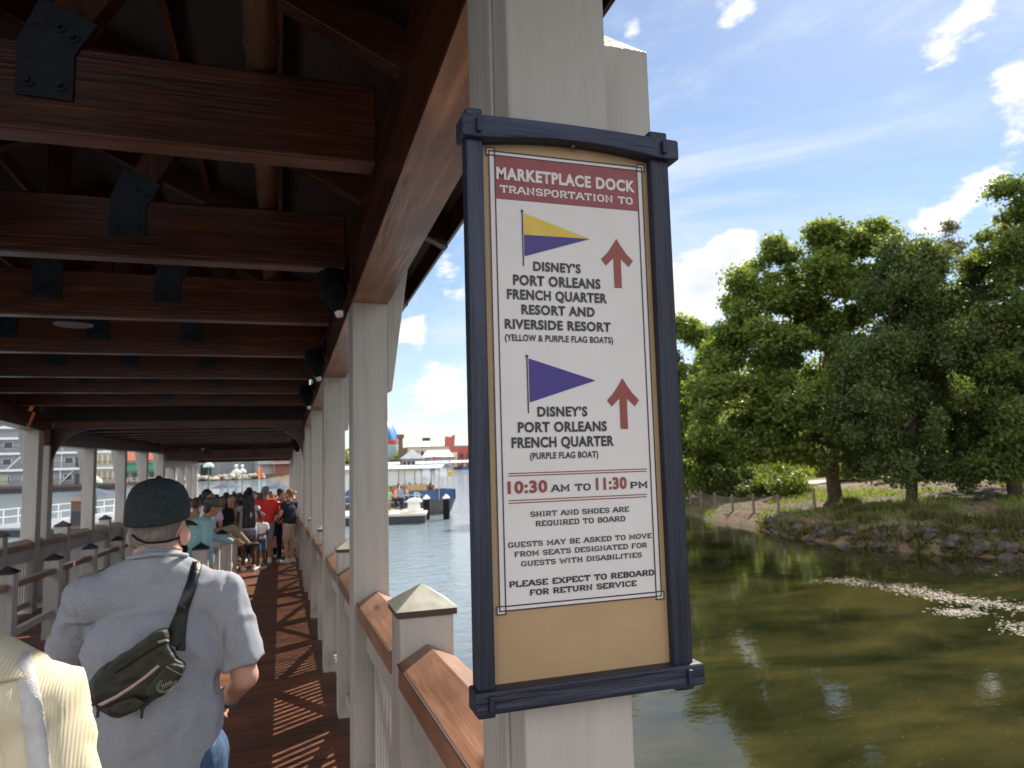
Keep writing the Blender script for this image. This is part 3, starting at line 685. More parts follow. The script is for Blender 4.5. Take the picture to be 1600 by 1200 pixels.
# slab serif capitals drawn as strokes (unit height, chamfered corners)
c_ = .22
G = {
 'A': (.86, [[(.0, 0), (.36, 1), (.50, 1), (.86, 0)], [(.16, .34), (.70, .34)]], [(.0, 0), (.86, 0)]),
 'B': (.74, [[(.12, 0), (.55, 0), (.70, .14), (.70, .38), (.58, .52), (.12, .52)], [(.58, .52), (.66, .62), (.66, .86), (.54, 1), (.12, 1)], [(.12, 0), (.12, 1)]], [(.0, 0, 1), (.0, 1, 1)]),
 'C': (.74, [[(.72, .26), (.72, c_), (.52, 0), (.26, 0), (.06, c_), (.06, 1-c_), (.26, 1), (.52, 1), (.72, 1-c_), (.72, .74)]], []),
 'D': (.78, [[(.12, 0), (.54, 0), (.74, c_), (.74, 1-c_), (.54, 1), (.12, 1), (.12, 0)]], [(.0, 0, 1), (.0, 1, 1)]),
 'E': (.72, [[(.68, .22), (.68, 0), (.12, 0), (.12, 1), (.68, 1), (.68, .78)], [(.12, .5), (.5, .5)]], [(.0, 0, 1), (.0, 1, 1)]),
 'F': (.70, [[(.12, 0), (.12, 1), (.68, 1), (.68, .78)], [(.12, .5), (.5, .5)]], [(.12, 0), (.0, 1, 1)]),
 'G': (.80, [[(.72, .74), (.72, 1-c_), (.52, 1), (.26, 1), (.06, 1-c_), (.06, c_), (.26, 0), (.52, 0), (.74, .16), (.74, .44), (.46, .44)]], []),
 'H': (.86, [[(.12, 0), (.12, 1)], [(.74, 0), (.74, 1)], [(.12, .5), (.74, .5)]], [(.12, 0), (.12, 1), (.74, 0), (.74, 1)]),
 'I': (.36, [[(.18, 0), (.18, 1)]], [(.18, 0), (.18, 1)]),
 'K': (.86, [[(.12, 0), (.12, 1)], [(.14, .42), (.74, 1)], [(.34, .60), (.76, 0)]], [(.12, 0), (.12, 1), (.76, 0), (.72, 1)]),
 'L': (.68, [[(.12, 1), (.12, 0), (.66, 0), (.66, .26)]], [(.12, 1), (.0, 0, 1)]),
 'M': (1.02, [[(.12, 0), (.12, 1), (.51, .30), (.90, 1), (.90, 0)]], [(.12, 0), (.90, 0), (.0, 1, 1), (1.02, 1, -1)]),
 'N': (.90, [[(.12, 0), (.12, 1), (.76, 0), (.76, 1)]], [(.12, 0), (.0, 1, 1), (.76, 1)]),
 'O': (.80, [[(.26, 0), (.54, 0), (.74, c_), (.74, 1-c_), (.54, 1), (.26, 1), (.06, 1-c_), (.06, c_), (.26, 0)]], []),
 'P': (.72, [[(.12, 0), (.12, 1), (.52, 1), (.70, .85), (.70, .56), (.52, .42), (.12, .42)]], [(.12, 0), (.0, 1, 1)]),
 'Q': (.80, [[(.26, 0), (.54, 0), (.74, c_), (.74, 1-c_), (.54, 1), (.26, 1), (.06, 1-c_), (.06, c_), (.26, 0)], [(.44, .22), (.72, -.14)]], []),
 'R': (.80, [[(.12, 0), (.12, 1), (.54, 1), (.70, .86), (.70, .60), (.54, .46), (.12, .46)], [(.46, .46), (.72, 0)]], [(.12, 0), (.0, 1, 1), (.74, 0)]),
 'S': (.72, [[(.06, .24), (.06, .16), (.22, 0), (.52, 0), (.68, .15), (.68, .38), (.54, .5), (.2, .5), (.06, .63), (.06, .86), (.22, 1), (.5, 1), (.66, .85), (.66, .76)]], []),
 'T': (.78, [[(.02, .76), (.02, 1), (.76, 1), (.76, .76)], [(.39, 1), (.39, 0)]], [(.39, 0)]),
 'U': (.86, [[(.12, 1), (.12, c_), (.30, 0), (.56, 0), (.74, c_), (.74, 1)]], [(.12, 1), (.74, 1)]),
 'V': (.86, [[(.04, 1), (.43, 0), (.82, 1)]], [(.04, 1), (.82, 1)]),
 'W': (1.2, [[(.04, 1), (.32, 0), (.60, .8), (.88, 0), (1.16, 1)]], [(.04, 1), (1.16, 1)]),
 'X': (.86, [[(.08, 0), (.78, 1)], [(.08, 1), (.78, 0)]], [(.08, 0), (.78, 0), (.08, 1), (.78, 1)]),
 'Y': (.86, [[(.06, 1), (.43, .46), (.80, 1)], [(.43, .46), (.43, 0)]], [(.43, 0), (.06, 1), (.80, 1)]),
}
def ribbon(pts, w_):
    pts = [Vector((p[0], p[1])) for p in pts]; closed = (pts[0]-pts[-1]).length < 1e-6
    if closed: pts = pts[:-1]
    n = len(pts); L_, R_ = [], []
    for i in range(n):
        a = pts[i-1] if (i > 0 or closed) else None; c = pts[(i+1) % n] if (i < n-1 or closed) else None
        d1 = (pts[i]-a).normalized() if a is not None else None; d2 = (c-pts[i]).normalized() if c is not None else None
        d1 = d1 or d2; d2 = d2 or d1
        n1, n2 = Vector((-d1.y, d1.x)), Vector((-d2.y, d2.x)); m = (n1+n2); m = m.normalized() if m.length > 1e-4 else n1
        k = min(1/max(m.dot(n1), .3), 2.0)*w_/2
        L_.append(pts[i]+m*k); R_.append(pts[i]-m*k)
    fs = [(i, (i+1) % n, n+(i+1) % n, n+i) for i in range(n if closed else n-1)]
    return L_+R_, fs
def slab(s, p0, p1, h, m, wt=.17, serif=.30):
    x0, x1, zb, hh = line_geo(p0, p1, h)
    X = 0; items = []
    for ch in s:
        if ch == ' ': X += .55; continue
        wd, st, se = G[ch]; items.append((X, st, se)); X += wd+.22
    X -= .22; sx = (x1-x0)/X; vs = []; fs = []; lay = 0
    for X0, st, se in items:
        lay = 0
        def emit(q, f):
            nonlocal lay
            o = len(vs)
            for p in q: vs.append((x0+(X0+p[0])*sx, YK-.0006-lay*.00004, zb+(wt/2+p[1]*(1-wt))*hh))
            fs.extend(tuple(i+o for i in ff) for ff in f); lay += 1
        for poly_ in st: emit(*ribbon(poly_, wt))
        for e in se:
            cx, cz = e[0], e[1]
            a, c = (cx-serif/2, cx+serif/2) if len(e) == 2 else ((cx-.02, cx+.16) if e[2] > 0 else (cx-.16, cx+.02))
            emit([Vector((a, cz-wt*.42)), Vector((c, cz-wt*.42)), Vector((c, cz+wt*.42)), Vector((a, cz+wt*.42))], [(0, 1, 2, 3)])
    b = MB(); b.add(vs, fs); return b.build('lettering', m, SG)
ink, wht, red = M['sign_ink'], M['signwhite'], M['sign_red']
head('MARKETPLACE DOCK', (775.5, 280.5), (991.5, 300.5), 18.3, wht, .042)
slab('TRANSPORTATION TO', (782, 303.5), (987.5, 318.5), 12, wht, .21)
HL = [("DISNEY\u2019S", (833, 423.5), (907, 427.5), 14.5), ('PORT ORLEANS', (801.5, 446), (938, 451.5), 16), ('FRENCH QUARTER', (792, 468), (948, 473.5), 15.5),
      ('RESORT AND', (814.5, 491.5), (929, 495), 15), ('RIVERSIDE RESORT', (788.5, 514.5), (954, 518), 15),
      ("DISNEY\u2019S", (839.5, 650.8), (917.5, 650.8), 15.5), ('PORT ORLEANS', (809, 675.5), (948, 674), 16), ('FRENCH QUARTER', (799, 700), (959, 697), 16.5)]
for t, a, b_, h in HL: head(t, a, b_, h, ink, .038)
head('(YELLOW & PURPLE FLAG BOATS)', (788.5, 532.5), (957.5, 536.5), 10, ink, .026)
head('(PURPLE FLAG BOAT)', (828, 717), (934.5, 715), 10, ink, .026)
head('10:30', (793, 772), (855, 769), 19.5, red, .04); slab('AM TO', (862, 768.5), (922, 766.5), 11.5, ink, .21)
head('11:30', (931, 766), (979, 763.5), 19, red, .04); slab('PM', (985, 763.3), (1011, 762.5), 11, ink, .21)
for t, a, b_, h, wt in (('SHIRT AND SHOES ARE', (829, 807.5), (982, 800), 8.7, .2), ('REQUIRED TO BOARD', (837, 822), (976, 815), 8.9, .2),
                    ('GUESTS MAY BE ASKED TO MOVE', (794, 855), (1017.5, 842), 8.6, .2), ('FROM SEATS DESIGNATED FOR', (804, 869.5), (1010, 856.5), 8.6, .2),
                    ('GUESTS WITH DISABILITIES', (814.5, 884.5), (1002, 871.5), 8.6, .2), ('PLEASE EXPECT TO REBOARD', (796, 917.5), (1021, 900), 10.2, .25), ('FOR RETURN SERVICE', (828, 930), (993.5, 916.5), 10, .25)):
    slab(t, a, b_, h, ink, wt)
b = MB()
for y0, y1 in ((740, 732.5), (743.9, 736), (782.5, 772), (786.5, 775.9)):
    (xa, za), (xb, zb) = S(794.5, y0), S(1010, y1); z = (za+zb)/2; b.box(xa, xb, YK-.0004, YK, z-.0008, z+.0008)
b.build('rule', M['sign_red'], SG)
def pp(pts): return [S(*p) for p in pts]
poly('flag', pp([(818, 333), (921, 373.5), (818.6, 367)]), M['sign_yellow']); poly('flag', pp([(818.6, 367.3), (921, 373.6), (819.5, 400.5)]), M['sign_purple'])
poly('flag', pp([(825.5, 560), (930, 594.5), (827.5, 628.8)]), M['sign_purple'])
for (xa, ya), (xb, yb) in (((815, 331), (818, 416)), ((822.7, 557.5), (825.7, 645.5))):
    (x0, z0), (x1, z1) = S(xa, ya), S(xb, yb); xm = (x0+x1)/2; b = MB(); b.box(xm-.0011, xm+.0011, YK-.0005, YK, z1, z0)
    b.tube([(xm, YK-.0006, z0+.001), (xm, YK, z0+.001)], .0027, 12); b.build('flagpole', M['sign_navy'], SG)
def arrow(cx_, z0, z1, w_):
    h = z1-z0; sw = w_*.115
    pts = [(sw, 0), (sw, h*.60), (w_*.36, h*.44), (w_*.5, h*.565), (w_*.30, h*.70), (w_*.13, h*.86), (0, h)]
    P_ = [(cx_+x, z0+z) for x, z in pts]+[(cx_-x, z0+z) for x, z in pts[-2::-1]]
    poly('arrow', P_, M['sign_red'])
for tip, bot, l, r in (((962.6, 373.4), (965.5, 449.9), (939, 406), (988.5, 408)), ((971.8, 591), (975.3, 670), (948.3, 625.5), (998.3, 626))):
    (x0, zt), (x1, zb), (xl, _), (xr, _) = S(*tip), S(*bot), S(*l), S(*r); arrow((x0+x1)/2, zb, zt, xr-xl)

# ------------------------------------------------------------------ vegetation
def leaf_material(name, c1, c2, trans=.45, rough=.5):
    m = bpy.data.materials.new(name); m.use_nodes = True; nt = m.node_tree; n = nt.nodes; L = nt.links
    p = n['Principled BSDF']; out = n['Material Output']
    g = n.new('ShaderNodeNewGeometry'); cr = n.new('ShaderNodeMix'); cr.data_type = 'RGBA'; L.new(g.outputs['Random Per Island'], cr.inputs['Factor'])
    cr.inputs['A'].default_value = (*c1, 1); cr.inputs['B'].default_value = (*c2, 1)
    L.new(cr.outputs['Result'], p.inputs['Base Color']); p.inputs['Roughness'].default_value = rough; p.inputs['Specular IOR Level'].default_value = .35
    t = n.new('ShaderNodeBsdfTranslucent'); mx = n.new('ShaderNodeMix'); mx.data_type = 'RGBA'; mx.blend_type = 'MULTIPLY'; mx.inputs['Factor'].default_value = 1
    L.new(cr.outputs['Result'], mx.inputs['A']); mx.inputs['B'].default_value = (1.65, 1.6, .8, 1); L.new(mx.outputs['Result'], t.inputs['Color'])
    ms = n.new('ShaderNodeMixShader'); ms.inputs[0].default_value = trans; L.new(p.outputs[0], ms.inputs[1]); L.new(t.outputs[0], ms.inputs[2]); L.new(ms.outputs[0], out.inputs[0])
    return m
M['leaf_mid'] = leaf_material('broad green leaves', (.090, .145, .032), (.21, .26, .065), .55)
M['leaf_dark'] = leaf_material('feathery dark leaves', (.055, .092, .030), (.125, .160, .055), .5)
M['leaf_tall'] = leaf_material('olive green leaves', (.068, .112, .030), (.16, .20, .056), .52)
M['leaf_bush'] = leaf_material('yellow green bush leaves', (.10, .16, .025), (.19, .22, .045), .5)
M['leaf_grey'] = leaf_material('sparse grey leaves', (.10, .10, .07), (.16, .15, .10), .3)
M['leaf_grass'] = leaf_material('dry grass blades', (.075, .085, .03), (.14, .125, .05), .4)
M['bark'] = mat('rough bark', (.055, .040, .030), .9, (.12, .09, .065), 8, (1, 1, .25), .8, 14)
def leaves_mesh(cl_c, cl_r, nl, size, up=.3, flat=1.0, aspect=1.5, hollow=.5):
    """nl leaves shared out over clumps; each leaf is a small folded rhomb"""
    cl_c = np.array(cl_c); cl_r = np.array(cl_r); wgt = cl_r.prod(1)**.8; wgt /= wgt.sum()
    idx = rng.choice(len(cl_c), nl, p=wgt)
    d = rng.normal(size=(nl, 3)); d /= np.linalg.norm(d, axis=1)[:, None]
    rad = (hollow+(1-hollow)*rng.random(nl)**.7)*(1+.18*rng.normal(size=nl)).clip(.3, 1.5)
    c = cl_c[idx]+d*rad[:, None]*cl_r[idx]+rng.normal(size=(nl, 3))*cl_r[idx]*.16
    nrm = rng.normal(size=(nl, 3))+np.array([0, 0, up*2])+d*.5; nrm /= np.linalg.norm(nrm, axis=1)[:, None]
    a = np.cross(nrm, rng.normal(size=(nl, 3))); a /= np.linalg.norm(a, axis=1)[:, None]+1e-9; bb = np.cross(nrm, a)
    s = size*(.6+.8*rng.random(nl))[:, None]
    P0, P2 = c-a*s*aspect*.5, c+a*s*aspect*.5; P1, P3 = c+bb*s*.42-nrm*s*.1, c-bb*s*.42-nrm*s*.1
    V = np.stack([P0, P1, P2, P3], 1).reshape(-1, 3); return V
def quads_object(name, V, m, parent):
    me = bpy.data.meshes.new(name); n = len(V); V = V-np.array(parent['_o'] if parent is not None else (0, 0, 0))
    me.vertices.add(n); me.vertices.foreach_set('co', V.ravel().astype(np.float32)); nq = n//4
    me.loops.add(n); me.loops.foreach_set('vertex_index', np.arange(n, dtype=np.int32))
    me.polygons.add(nq); me.polygons.foreach_set('loop_start', np.arange(0, n, 4, dtype=np.int32)); 
    try: me.polygons.foreach_set('loop_total', np.full(nq, 4, dtype=np.int32))
    except Exception: pass
    me.update(calc_edges=True); me.validate()
    return finish(name, me, m, parent)
def ground_hit(px, py):
    d = ray(px, py)
    for t in np.arange(8, 200, .1):
        p = CAM+d*t
        if p[2] <= ground_z(p[0], p[1]): return Vector((p[0], p[1], ground_z(p[0], p[1])))
    p = CAM+d*60; return Vector((p[0], p[1], ground_z(p[0], p[1])))
def limb(b, p0, p1, r0, r1, bend=.08, n=7):
    p0, p1 = Vector(p0), Vector(p1); L_ = (p1-p0).length; off = Vector(rng.normal(size=3))*L_*bend
    pts = [p0.lerp(p1, t)+off*math.sin(math.pi*t)+Vector(rng.normal(size=3))*L_*.012*(0 < t < 1) for t in np.linspace(0, 1, n)]
    b.tube(pts, list(np.linspace(r0, r1, n)), 8); return pts
def tree(name, label, cat, trunk_px, D, blobs, nl, size, m, r0=.28, clump=(.9, 1.5), per=9, top=None, flat=.7, group=None, hollow=.45, fork=None, up=.3):
    """trunk_px: picture column and row where the trunk meets the ground; blobs: crown masses as (column, row, half width, half height, depth offset)"""
    tx, ty = trunk_px; base = onD(tx, ty, D); gz = ground_z(base[0], base[1]); base = Vector((base[0], base[1], gz))
    T = thing(name, label, cat, base, group)
    k = D/F; cc, cr_ = [], []; cents = []
    for bl in blobs:
        px, py, rx, ry = bl[:4]; dd = bl[4] if len(bl) > 4 else 0
        c = onD(px, py, D+dd); cents.append((Vector(c), rx*k, ry*k)); rxm, rym = rx*k, ry*k
        nclump = max(3, int(per*(rx*ry)/(60*60)))
        for _ in range(nclump):
            d = rng.normal(size=3); d /= np.linalg.norm(d); rr = rng.random()**.4
            pos = c+IX*d[0]*rxm*rr+np.array([0, 0, 1.])*d[2]*rym*rr+FW*d[1]*min(rxm, 3.5)*rr
            q = rng.uniform(*clump); cc.append(pos); cr_.append((q, q, q*flat))
    V = leaves_mesh(cc, cr_, nl, size, up, 1, 1.5, hollow); quads_object('crown', V, m, T)
    b = MB(); fk = onD(*(fork or (tx, ty-90)), D); fk = Vector(fk)
    pts = limb(b, base-Vector((0, 0, .3)), fk, r0*1.25, r0*.75, .03)
    for c, rx, rz in sorted(cents, key=lambda q: -q[1])[:9]:
        tgt = c+Vector((0, 0, -rz*.2)); p = limb(b, fk-Vector((0, 0, .2)), tgt, r0*.5, r0*.12, .08)
        for _ in range(5):
            e = Vector(cc[rng.integers(len(cc))])
            near = min(((Vector(x)-tgt).length, i) for i, x in enumerate(cc)) if False else None
            d = Vector(rng.normal(size=3)).normalized(); limb(b, p[rng.integers(3, 7)], tgt+Vector((d.x*rx, d.y*rx, d.z*rz))*.8, r0*.16, r0*.03, .08, 5)
    b.build('trunk', M['bark'], T, smooth=True)
    return T
tree('shade_tree', 'tall spreading green tree with leaning trunk standing on the far bank', 'tree', (1306, 778), 44,
     [(1250, 415, 70, 50), (1330, 385, 50, 38), (1385, 370, 25, 20), (1185, 470, 45, 40), (1215, 550, 75, 55, -1), (1300, 500, 75, 65), (1160, 610, 70, 55), (1265, 620, 95, 55, -2), (1140, 675, 70, 35, -1), (1250, 685, 80, 28), (1345, 450, 45, 45), (1210, 395, 30, 20), (1360, 360, 22, 16), (1285, 372, 26, 16), (1150, 450, 22, 16), (1340, 620, 60, 60), (1120, 600, 50, 50, -1), (1220, 705, 95, 26, -2), (1335, 700, 60, 24, -2), (1265, 470, 50, 40), (1165, 530, 50, 40)],
     110000, .19, M['leaf_mid'], .36, (.55, 1.15), 15, fork=(1292, 660), hollow=.3, up=.6)
tree('small_tree', 'low rounded green tree by the rope fence, close beside the sign frame', 'tree', (1102, 766), 56,
     [(1072, 522, 36, 34), (1110, 555, 34, 36), (1050, 590, 55, 50), (1105, 610, 45, 50), (1075, 670, 65, 40), (1120, 690, 45, 35), (1030, 670, 60, 50), (1085, 720, 60, 24), (1130, 720, 45, 22), (1010, 600, 50, 60), (960, 600, 70, 80), (900, 620, 70, 80)],
     80000, .21, M['leaf_mid'], .25, (.6, 1.3), 15, fork=(1098, 700), hollow=.3, up=.5)
tree('feathery_tree', 'dark feathery tree with drooping foliage between the leaning tree and the tallest tree', 'tree', (1425, 800), 39,
     [(1400, 455, 62, 55), (1450, 410, 50, 36), (1365, 545, 55, 50, -1), (1450, 540, 90, 75), (1395, 650, 95, 55, -1), (1490, 650, 90, 70), (1520, 470, 50, 60), (1370, 715, 80, 22), (1480, 725, 80, 26), (1400, 395, 22, 22)],
     120000, .14, M['leaf_dark'], .25, (.45, 1.0), 22, fork=(1430, 640), hollow=.1, flat=1.1, up=0)
tree('tall_tree', 'tallest tree at the right edge of the picture with olive crown', 'tree', (1590, 800), 37,
     [(1585, 325, 32, 48), (1570, 400, 48, 45), (1620, 380, 60, 60), (1600, 480, 75, 60), (1555, 560, 60, 60), (1640, 560, 80, 80), (1590, 655, 95, 60), (1700, 480, 80, 100), (1690, 640, 100, 80), (1560, 730, 70, 26), (1660, 730, 80, 26)],
     110000, .155, M['leaf_tall'], .3, (.5, 1.05), 17, fork=(1592, 640), hollow=.25, up=.3)
tree('bare_tree', 'thin greyish tree with sparse twigs rising behind the feathery tree', 'tree', (1490, 770), 58,
     [(1480, 365, 36, 28), (1500, 400, 30, 30), (1460, 395, 25, 25)], 2600, .16, M['leaf_grey'], .18, (.5, .9), 26, fork=(1486, 470), hollow=.1)
for px, D, top, lab in ((1090, 84, 610, 'dim green tree behind the rope fence, lowest of the background trees'), (1190, 80, 590, 'background tree showing behind the trunk of the leaning tree, left side'),
                        (1330, 78, 560, 'background tree right behind the leaning trunk'), (1440, 76, 540, 'background tree seen dimly through the feathery tree'), (1540, 74, 520, 'background tree dimly filling the gap below the tallest tree'), (1680, 70, 480, 'background tree beyond the right edge behind the tallest tree')):
    tree('background_tree', lab, 'tree', (px, 752), D, [(px-30, top+70, 50, 50), (px+35, top+60, 50, 55), (px, top+20, 40, 40), (px-50, top+125, 50, 35), (px+40, top+125, 60, 40), (px, top+165, 80, 22)],
         20000, .32, M['leaf_dark'], .25, (.9, 1.7), 10, group='background trees along the bank', fork=(px, 700), hollow=.25)
def bush(name, label, px, py, rx, ry, m, n, size, group, D=None, cat='bush'):
    p = ground_hit(px, py) if D is None else None
    D_ = float((np.array(p)-CAM) @ FW); k = D_/F
    T = thing(name, label, cat, p, group); cc, cr_ = [], []
    for _ in range(14):
        d = rng.normal(size=3)*.45; cc.append(np.array(p)+IX*d[0]*rx*k*1.4+FW*d[1]*rx*k+np.array([0, 0, max(.15, .5+d[2])*ry*k*1.3])); q = rng.uniform(.28, .5)*ry*k*1.2; cr_.append((q*1.2, q*1.2, q))
    quads_object('foliage', leaves_mesh(cc, cr_, n, size, .4), m, T)
    b = MB()
    for _ in range(7): limb(b, p-Vector((0, 0, .05)), Vector(cc[rng.integers(14)]), .025, .008, .1, 5)
    b.build('stems', M['bark'], T)
BG = 'bushes along the bank'
for px, py, rx, ry, mt, lab in ((1245, 772, 40, 26, 'leaf_bush', 'bright yellow green bush beside the rope fence, left of the leaning trunk'),
        (1352, 748, 26, 24, 'leaf_bush', 'bright green bush beyond the path just right of the leaning trunk'), (1420, 748, 28, 26, 'leaf_bush', 'yellow green bush beyond the path under the feathery tree'),
        (1205, 748, 34, 20, 'leaf_mid', 'mid green bush beyond the path, left of the leaning trunk'), (1290, 745, 26, 22, 'leaf_mid', 'green bush beyond the path right behind the leaning trunk'),
        (1120, 772, 34, 26, 'leaf_mid', 'low green bush at the foot of the small tree'), (1080, 766, 20, 22, 'leaf_bush', 'yellowish bush beside the blue sign frame, far bank'),
        (1150, 775, 30, 22, 'leaf_dark', 'dark round bush at the near edge of the path'), (1500, 745, 40, 22, 'leaf_mid', 'green bush beyond the path left of the tallest tree'), (1575, 745, 40, 24, 'leaf_dark', 'dark bush beyond the path at the foot of the tallest tree'),
        (1180, 778, 24, 14, 'leaf_dark', 'low dark bush between the path bend and the fence')):
    bush('bush', lab, px, py, rx, ry, M[mt], 2600, .17, BG)
def grass_clump(px, py, h, label):
    p = ground_hit(px, py); T = None; n = 420; V = []
    a = rng.uniform(0, 2*math.pi, n); lean = rng.uniform(.1, .95, n); hh = h*rng.uniform(.5, 1.1, n)
    for i in range(n):
        b0 = np.array(p)+np.array([rng.normal()*.28, rng.normal()*.28, -.05]); d = np.array([math.cos(a[i]), math.sin(a[i]), 0]); s = np.array([-d[1], d[0], 0])*.014
        p1 = b0+d*lean[i]*hh[i]*.35+np.array([0, 0, hh[i]*.62]); p2 = b0+d*lean[i]*hh[i]*.9+np.array([0, 0, hh[i]*(1-.45*lean[i])])
        V += [b0-s, b0+s, p1+s*.8, p1-s*.8, p1-s*.8, p1+s*.8, p2+s*.2, p2-s*.2]
    me_off = np.array(p); V = np.array(V)
    class _P(dict): pass
    fake = {'_o': tuple(p)}
    me = bpy.data.meshes.new('grass_clump'); 
    o = quads_object('grass_clump', V-me_off, M['leaf_grass'], None); o.location = p; o['_o'] = tuple(p)
    tag(o, label, 'grass clump', 'grass clumps above the waterline')
gl = ['tufted grass clump on the dark bank under the feathery and tallest trees']
for i, px in enumerate(np.linspace(1322, 1640, 12)):
    grass_clump(px+rng.uniform(-8, 8), 808+rng.uniform(-14, 16), rng.uniform(.4, .8), gl[0])
for px, py in ((1330, 790), (1318, 800), (1345, 802)): grass_clump(px, py, .7, gl[0])
# stones and roots along the steep edge
M['stone'] = mat('shade-dark stone', (.022, .018, .016), .7, (.085, .066, .055), 5, (1, 1, 1), .6, 10)  # shade of the bank is put into the dark stone colour
M['stone_pale'] = mat('pale riprap stone', (.34, .29, .24), .9, (.46, .40, .33), 1, (1, 1, 1), .4, 3)
def rock_mesh(r, flat=.6):
    bm = bmesh.new(); bmesh.ops.create_icosphere(bm, subdivisions=2, radius=r); o = Vector(rng.normal(size=3)*9)
    for v in bm.verts: v.co *= 1+.45*mnoise.noise(v.co/r*1.1+o); v.co.z *= flat
    me = bpy.data.meshes.new('rock'); bm.to_mesh(me); bm.free(); return me
rocks = [rock_mesh(.22), rock_mesh(.15, .8), rock_mesh(.27, .6), rock_mesh(.12, 1.0)]
for me in rocks: me.materials.append(M['stone'])
for i in range(110):
    px = rng.uniform(1190, 1690); a = az_of(px); d = rng.uniform(-.35, 1.5); r = r_shore(a)+d; x, y = r*math.sin(a), r*math.cos(a)
    o = bpy.data.objects.new('rock', rocks[i % 4]); COL.objects.link(o); o.location = (x, y, ground_z(x, y)+.03); o.rotation_euler = (0, 0, rng.uniform(0, 6)); s = rng.uniform(.6, 1.5); o.scale = (s, s, s*rng.uniform(.8, 1.4))
    tag(o, 'shade-coloured dark stone in the row lining the foot of the shaded bank', 'rock', 'dark stones lining the bank')
# leaf litter strewn over the sunny bank
V = []
for i in range(9000):
    px = rng.uniform(1060, 1640); a = az_of(px); r = r_shore(a)+rng.uniform(.3, 20); x, y = r*math.sin(a), r*math.cos(a); z = ground_z(x, y)+.02
    d = rng.normal(size=3); d /= np.linalg.norm(d); e = np.cross(d, [0, 0, 1.]); s = rng.uniform(.04, .12); c = np.array([x, y, z]); u = np.array([d[0], d[1], .3*abs(d[2])])
    V += [c-u*s, c+e*s*.5, c+u*s, c-e*s*.5+np.array([0, 0, .02])]
M['litter'] = mat('leaf litter', (.10, .06, .035), .9, rnd=.6)
stuff(tag(quads_object('leaf_litter', np.array(V), M['litter'], None), 'dry leaf litter and mulch strewn over the sloping bank', 'leaf litter'))
V = []
for i in range(15000):
    px = rng.uniform(1050, 1660); a = az_of(px); r = r_shore(a)+rng.uniform(.6, 26)**1.0; x, y = r*math.sin(a), r*math.cos(a)
    if mnoise.noise(Vector((x*.22, y*.22, 5))) < .02: continue
    z = ground_z(x, y); h = rng.uniform(.12, .36); d = rng.normal(size=2)*.5; s = .02
    V += [(x-s, y+s, z-.02), (x+s, y-s, z-.02), (x+d[0]*h+s*.2, y+d[1]*h, z+h), (x+d[0]*h-s*.2, y+d[1]*h, z+h)]
stuff(tag(quads_object('grass', np.array(V, dtype=float), M['leaf_bush'], None), 'short rough grass growing in patches on the bank', 'grass'))
V = []
for i in range(4200):
    px = rng.uniform(1180, 1690); a = az_of(px); r = r_shore(a)+rng.uniform(-.1, 2.2); x, y = r*math.sin(a), r*math.cos(a)
    if mnoise.noise(Vector((a*60, r*1.2, 9))) < -.12: continue
    z = ground_z(x, y); h = rng.uniform(.15, .55); d = np.array([math.sin(a), math.cos(a)])*-rng.uniform(.1, .9)+rng.normal(size=2)*.35; s = .018; e = (math.cos(a)*s, -math.sin(a)*s)
    V += [(x-e[0], y-e[1], z-.03), (x+e[0], y+e[1], z-.03), (x+d[0]*h+e[0]*.4, y+d[1]*h+e[1]*.4, z+h*rng.uniform(-.2, .8)), (x+d[0]*h-e[0]*.4, y+d[1]*h-e[1]*.4, z+h*rng.uniform(-.2, .8))]
stuff(tag(quads_object('weeds', np.array(V, dtype=float), M['leaf_grass'], None), 'straggling dry weeds and roots hanging over the steep bank edge', 'weeds'))
# far woods round the lake
V = []
cc, cr_ = [], []
for i in range(760):
    a = rng.uniform(R(-75), R(150)); r = rng.uniform(420, 560); h = rng.uniform(2.0, 6.0)
    cc.append((r*math.sin(a), r*math.cos(a), WATER+2+h)); cr_.append((9, 9, 4.5))
stuff(tag(quads_object('distant_woods', leaves_mesh(cc, cr_, 30000, 2.4, .3), M['leaf_tall'], None), 'low band of woods far beyond the lake and its marina', 'woods'))
cc, cr_ = [], []
for i in range(150):
    a = rng.uniform(az_of(1040), R(100)); r = r_shore(a)+rng.uniform(52, 90); x, y = r*math.sin(a), r*math.cos(a); g = ground_z(x, y)
    for q in range(5): cc.append((x, y, g+1.5+q*2.9)); cr_.append((3.4, 3.4, 2.4))
stuff(tag(quads_object('woods_behind', leaves_mesh(cc, cr_, 120000, .5, .2), M['leaf_dark'], None), 'dense dark woods closing the view behind the path and the bank trees', 'woods'))

# rope and post fence along the bank
M['fencewood'] = mat('grey fence post', (.15, .12, .095), .9, (.24, .2, .16), 5, (3, 3, .6), .4, 9)
fp = [ground_hit(x, y) for x, y in ((1040, 785), (1079, 788), (1096, 791), (1118, 796), (1145, 800), (1178, 801), (1217, 803), (1273, 796))]
FN = thing('fence', 'low fence of grey posts and sagging wire mesh on the far bank', 'fence', fp[0])
for p in fp:
    b = MB(); b.tube([p-Vector((0, 0, .2)), p+Vector((.01, 0, .55)), p+Vector((0, 0, 1.12))], [.085, .08, .075], 8); b.build('post', M['fencewood'], FN)
b = MB()
for p, q in zip(fp[:-1], fp[1:]):
    for h in np.linspace(.12, .98, 8): b.tube([p.lerp(q, t)+Vector((0, 0, h-.12*math.sin(math.pi*t)*(h > .3))) for t in np.linspace(0, 1, 6)], .009 if h < .95 else .018, 4)
    for t in np.linspace(.06, .94, 14): c = p.lerp(q, t); b.tube([c+Vector((0, 0, .1)), c+Vector((0, 0, .98-.12*math.sin(math.pi*t)))], .007, 4)
b.build('mesh', M['fencewood'], FN)
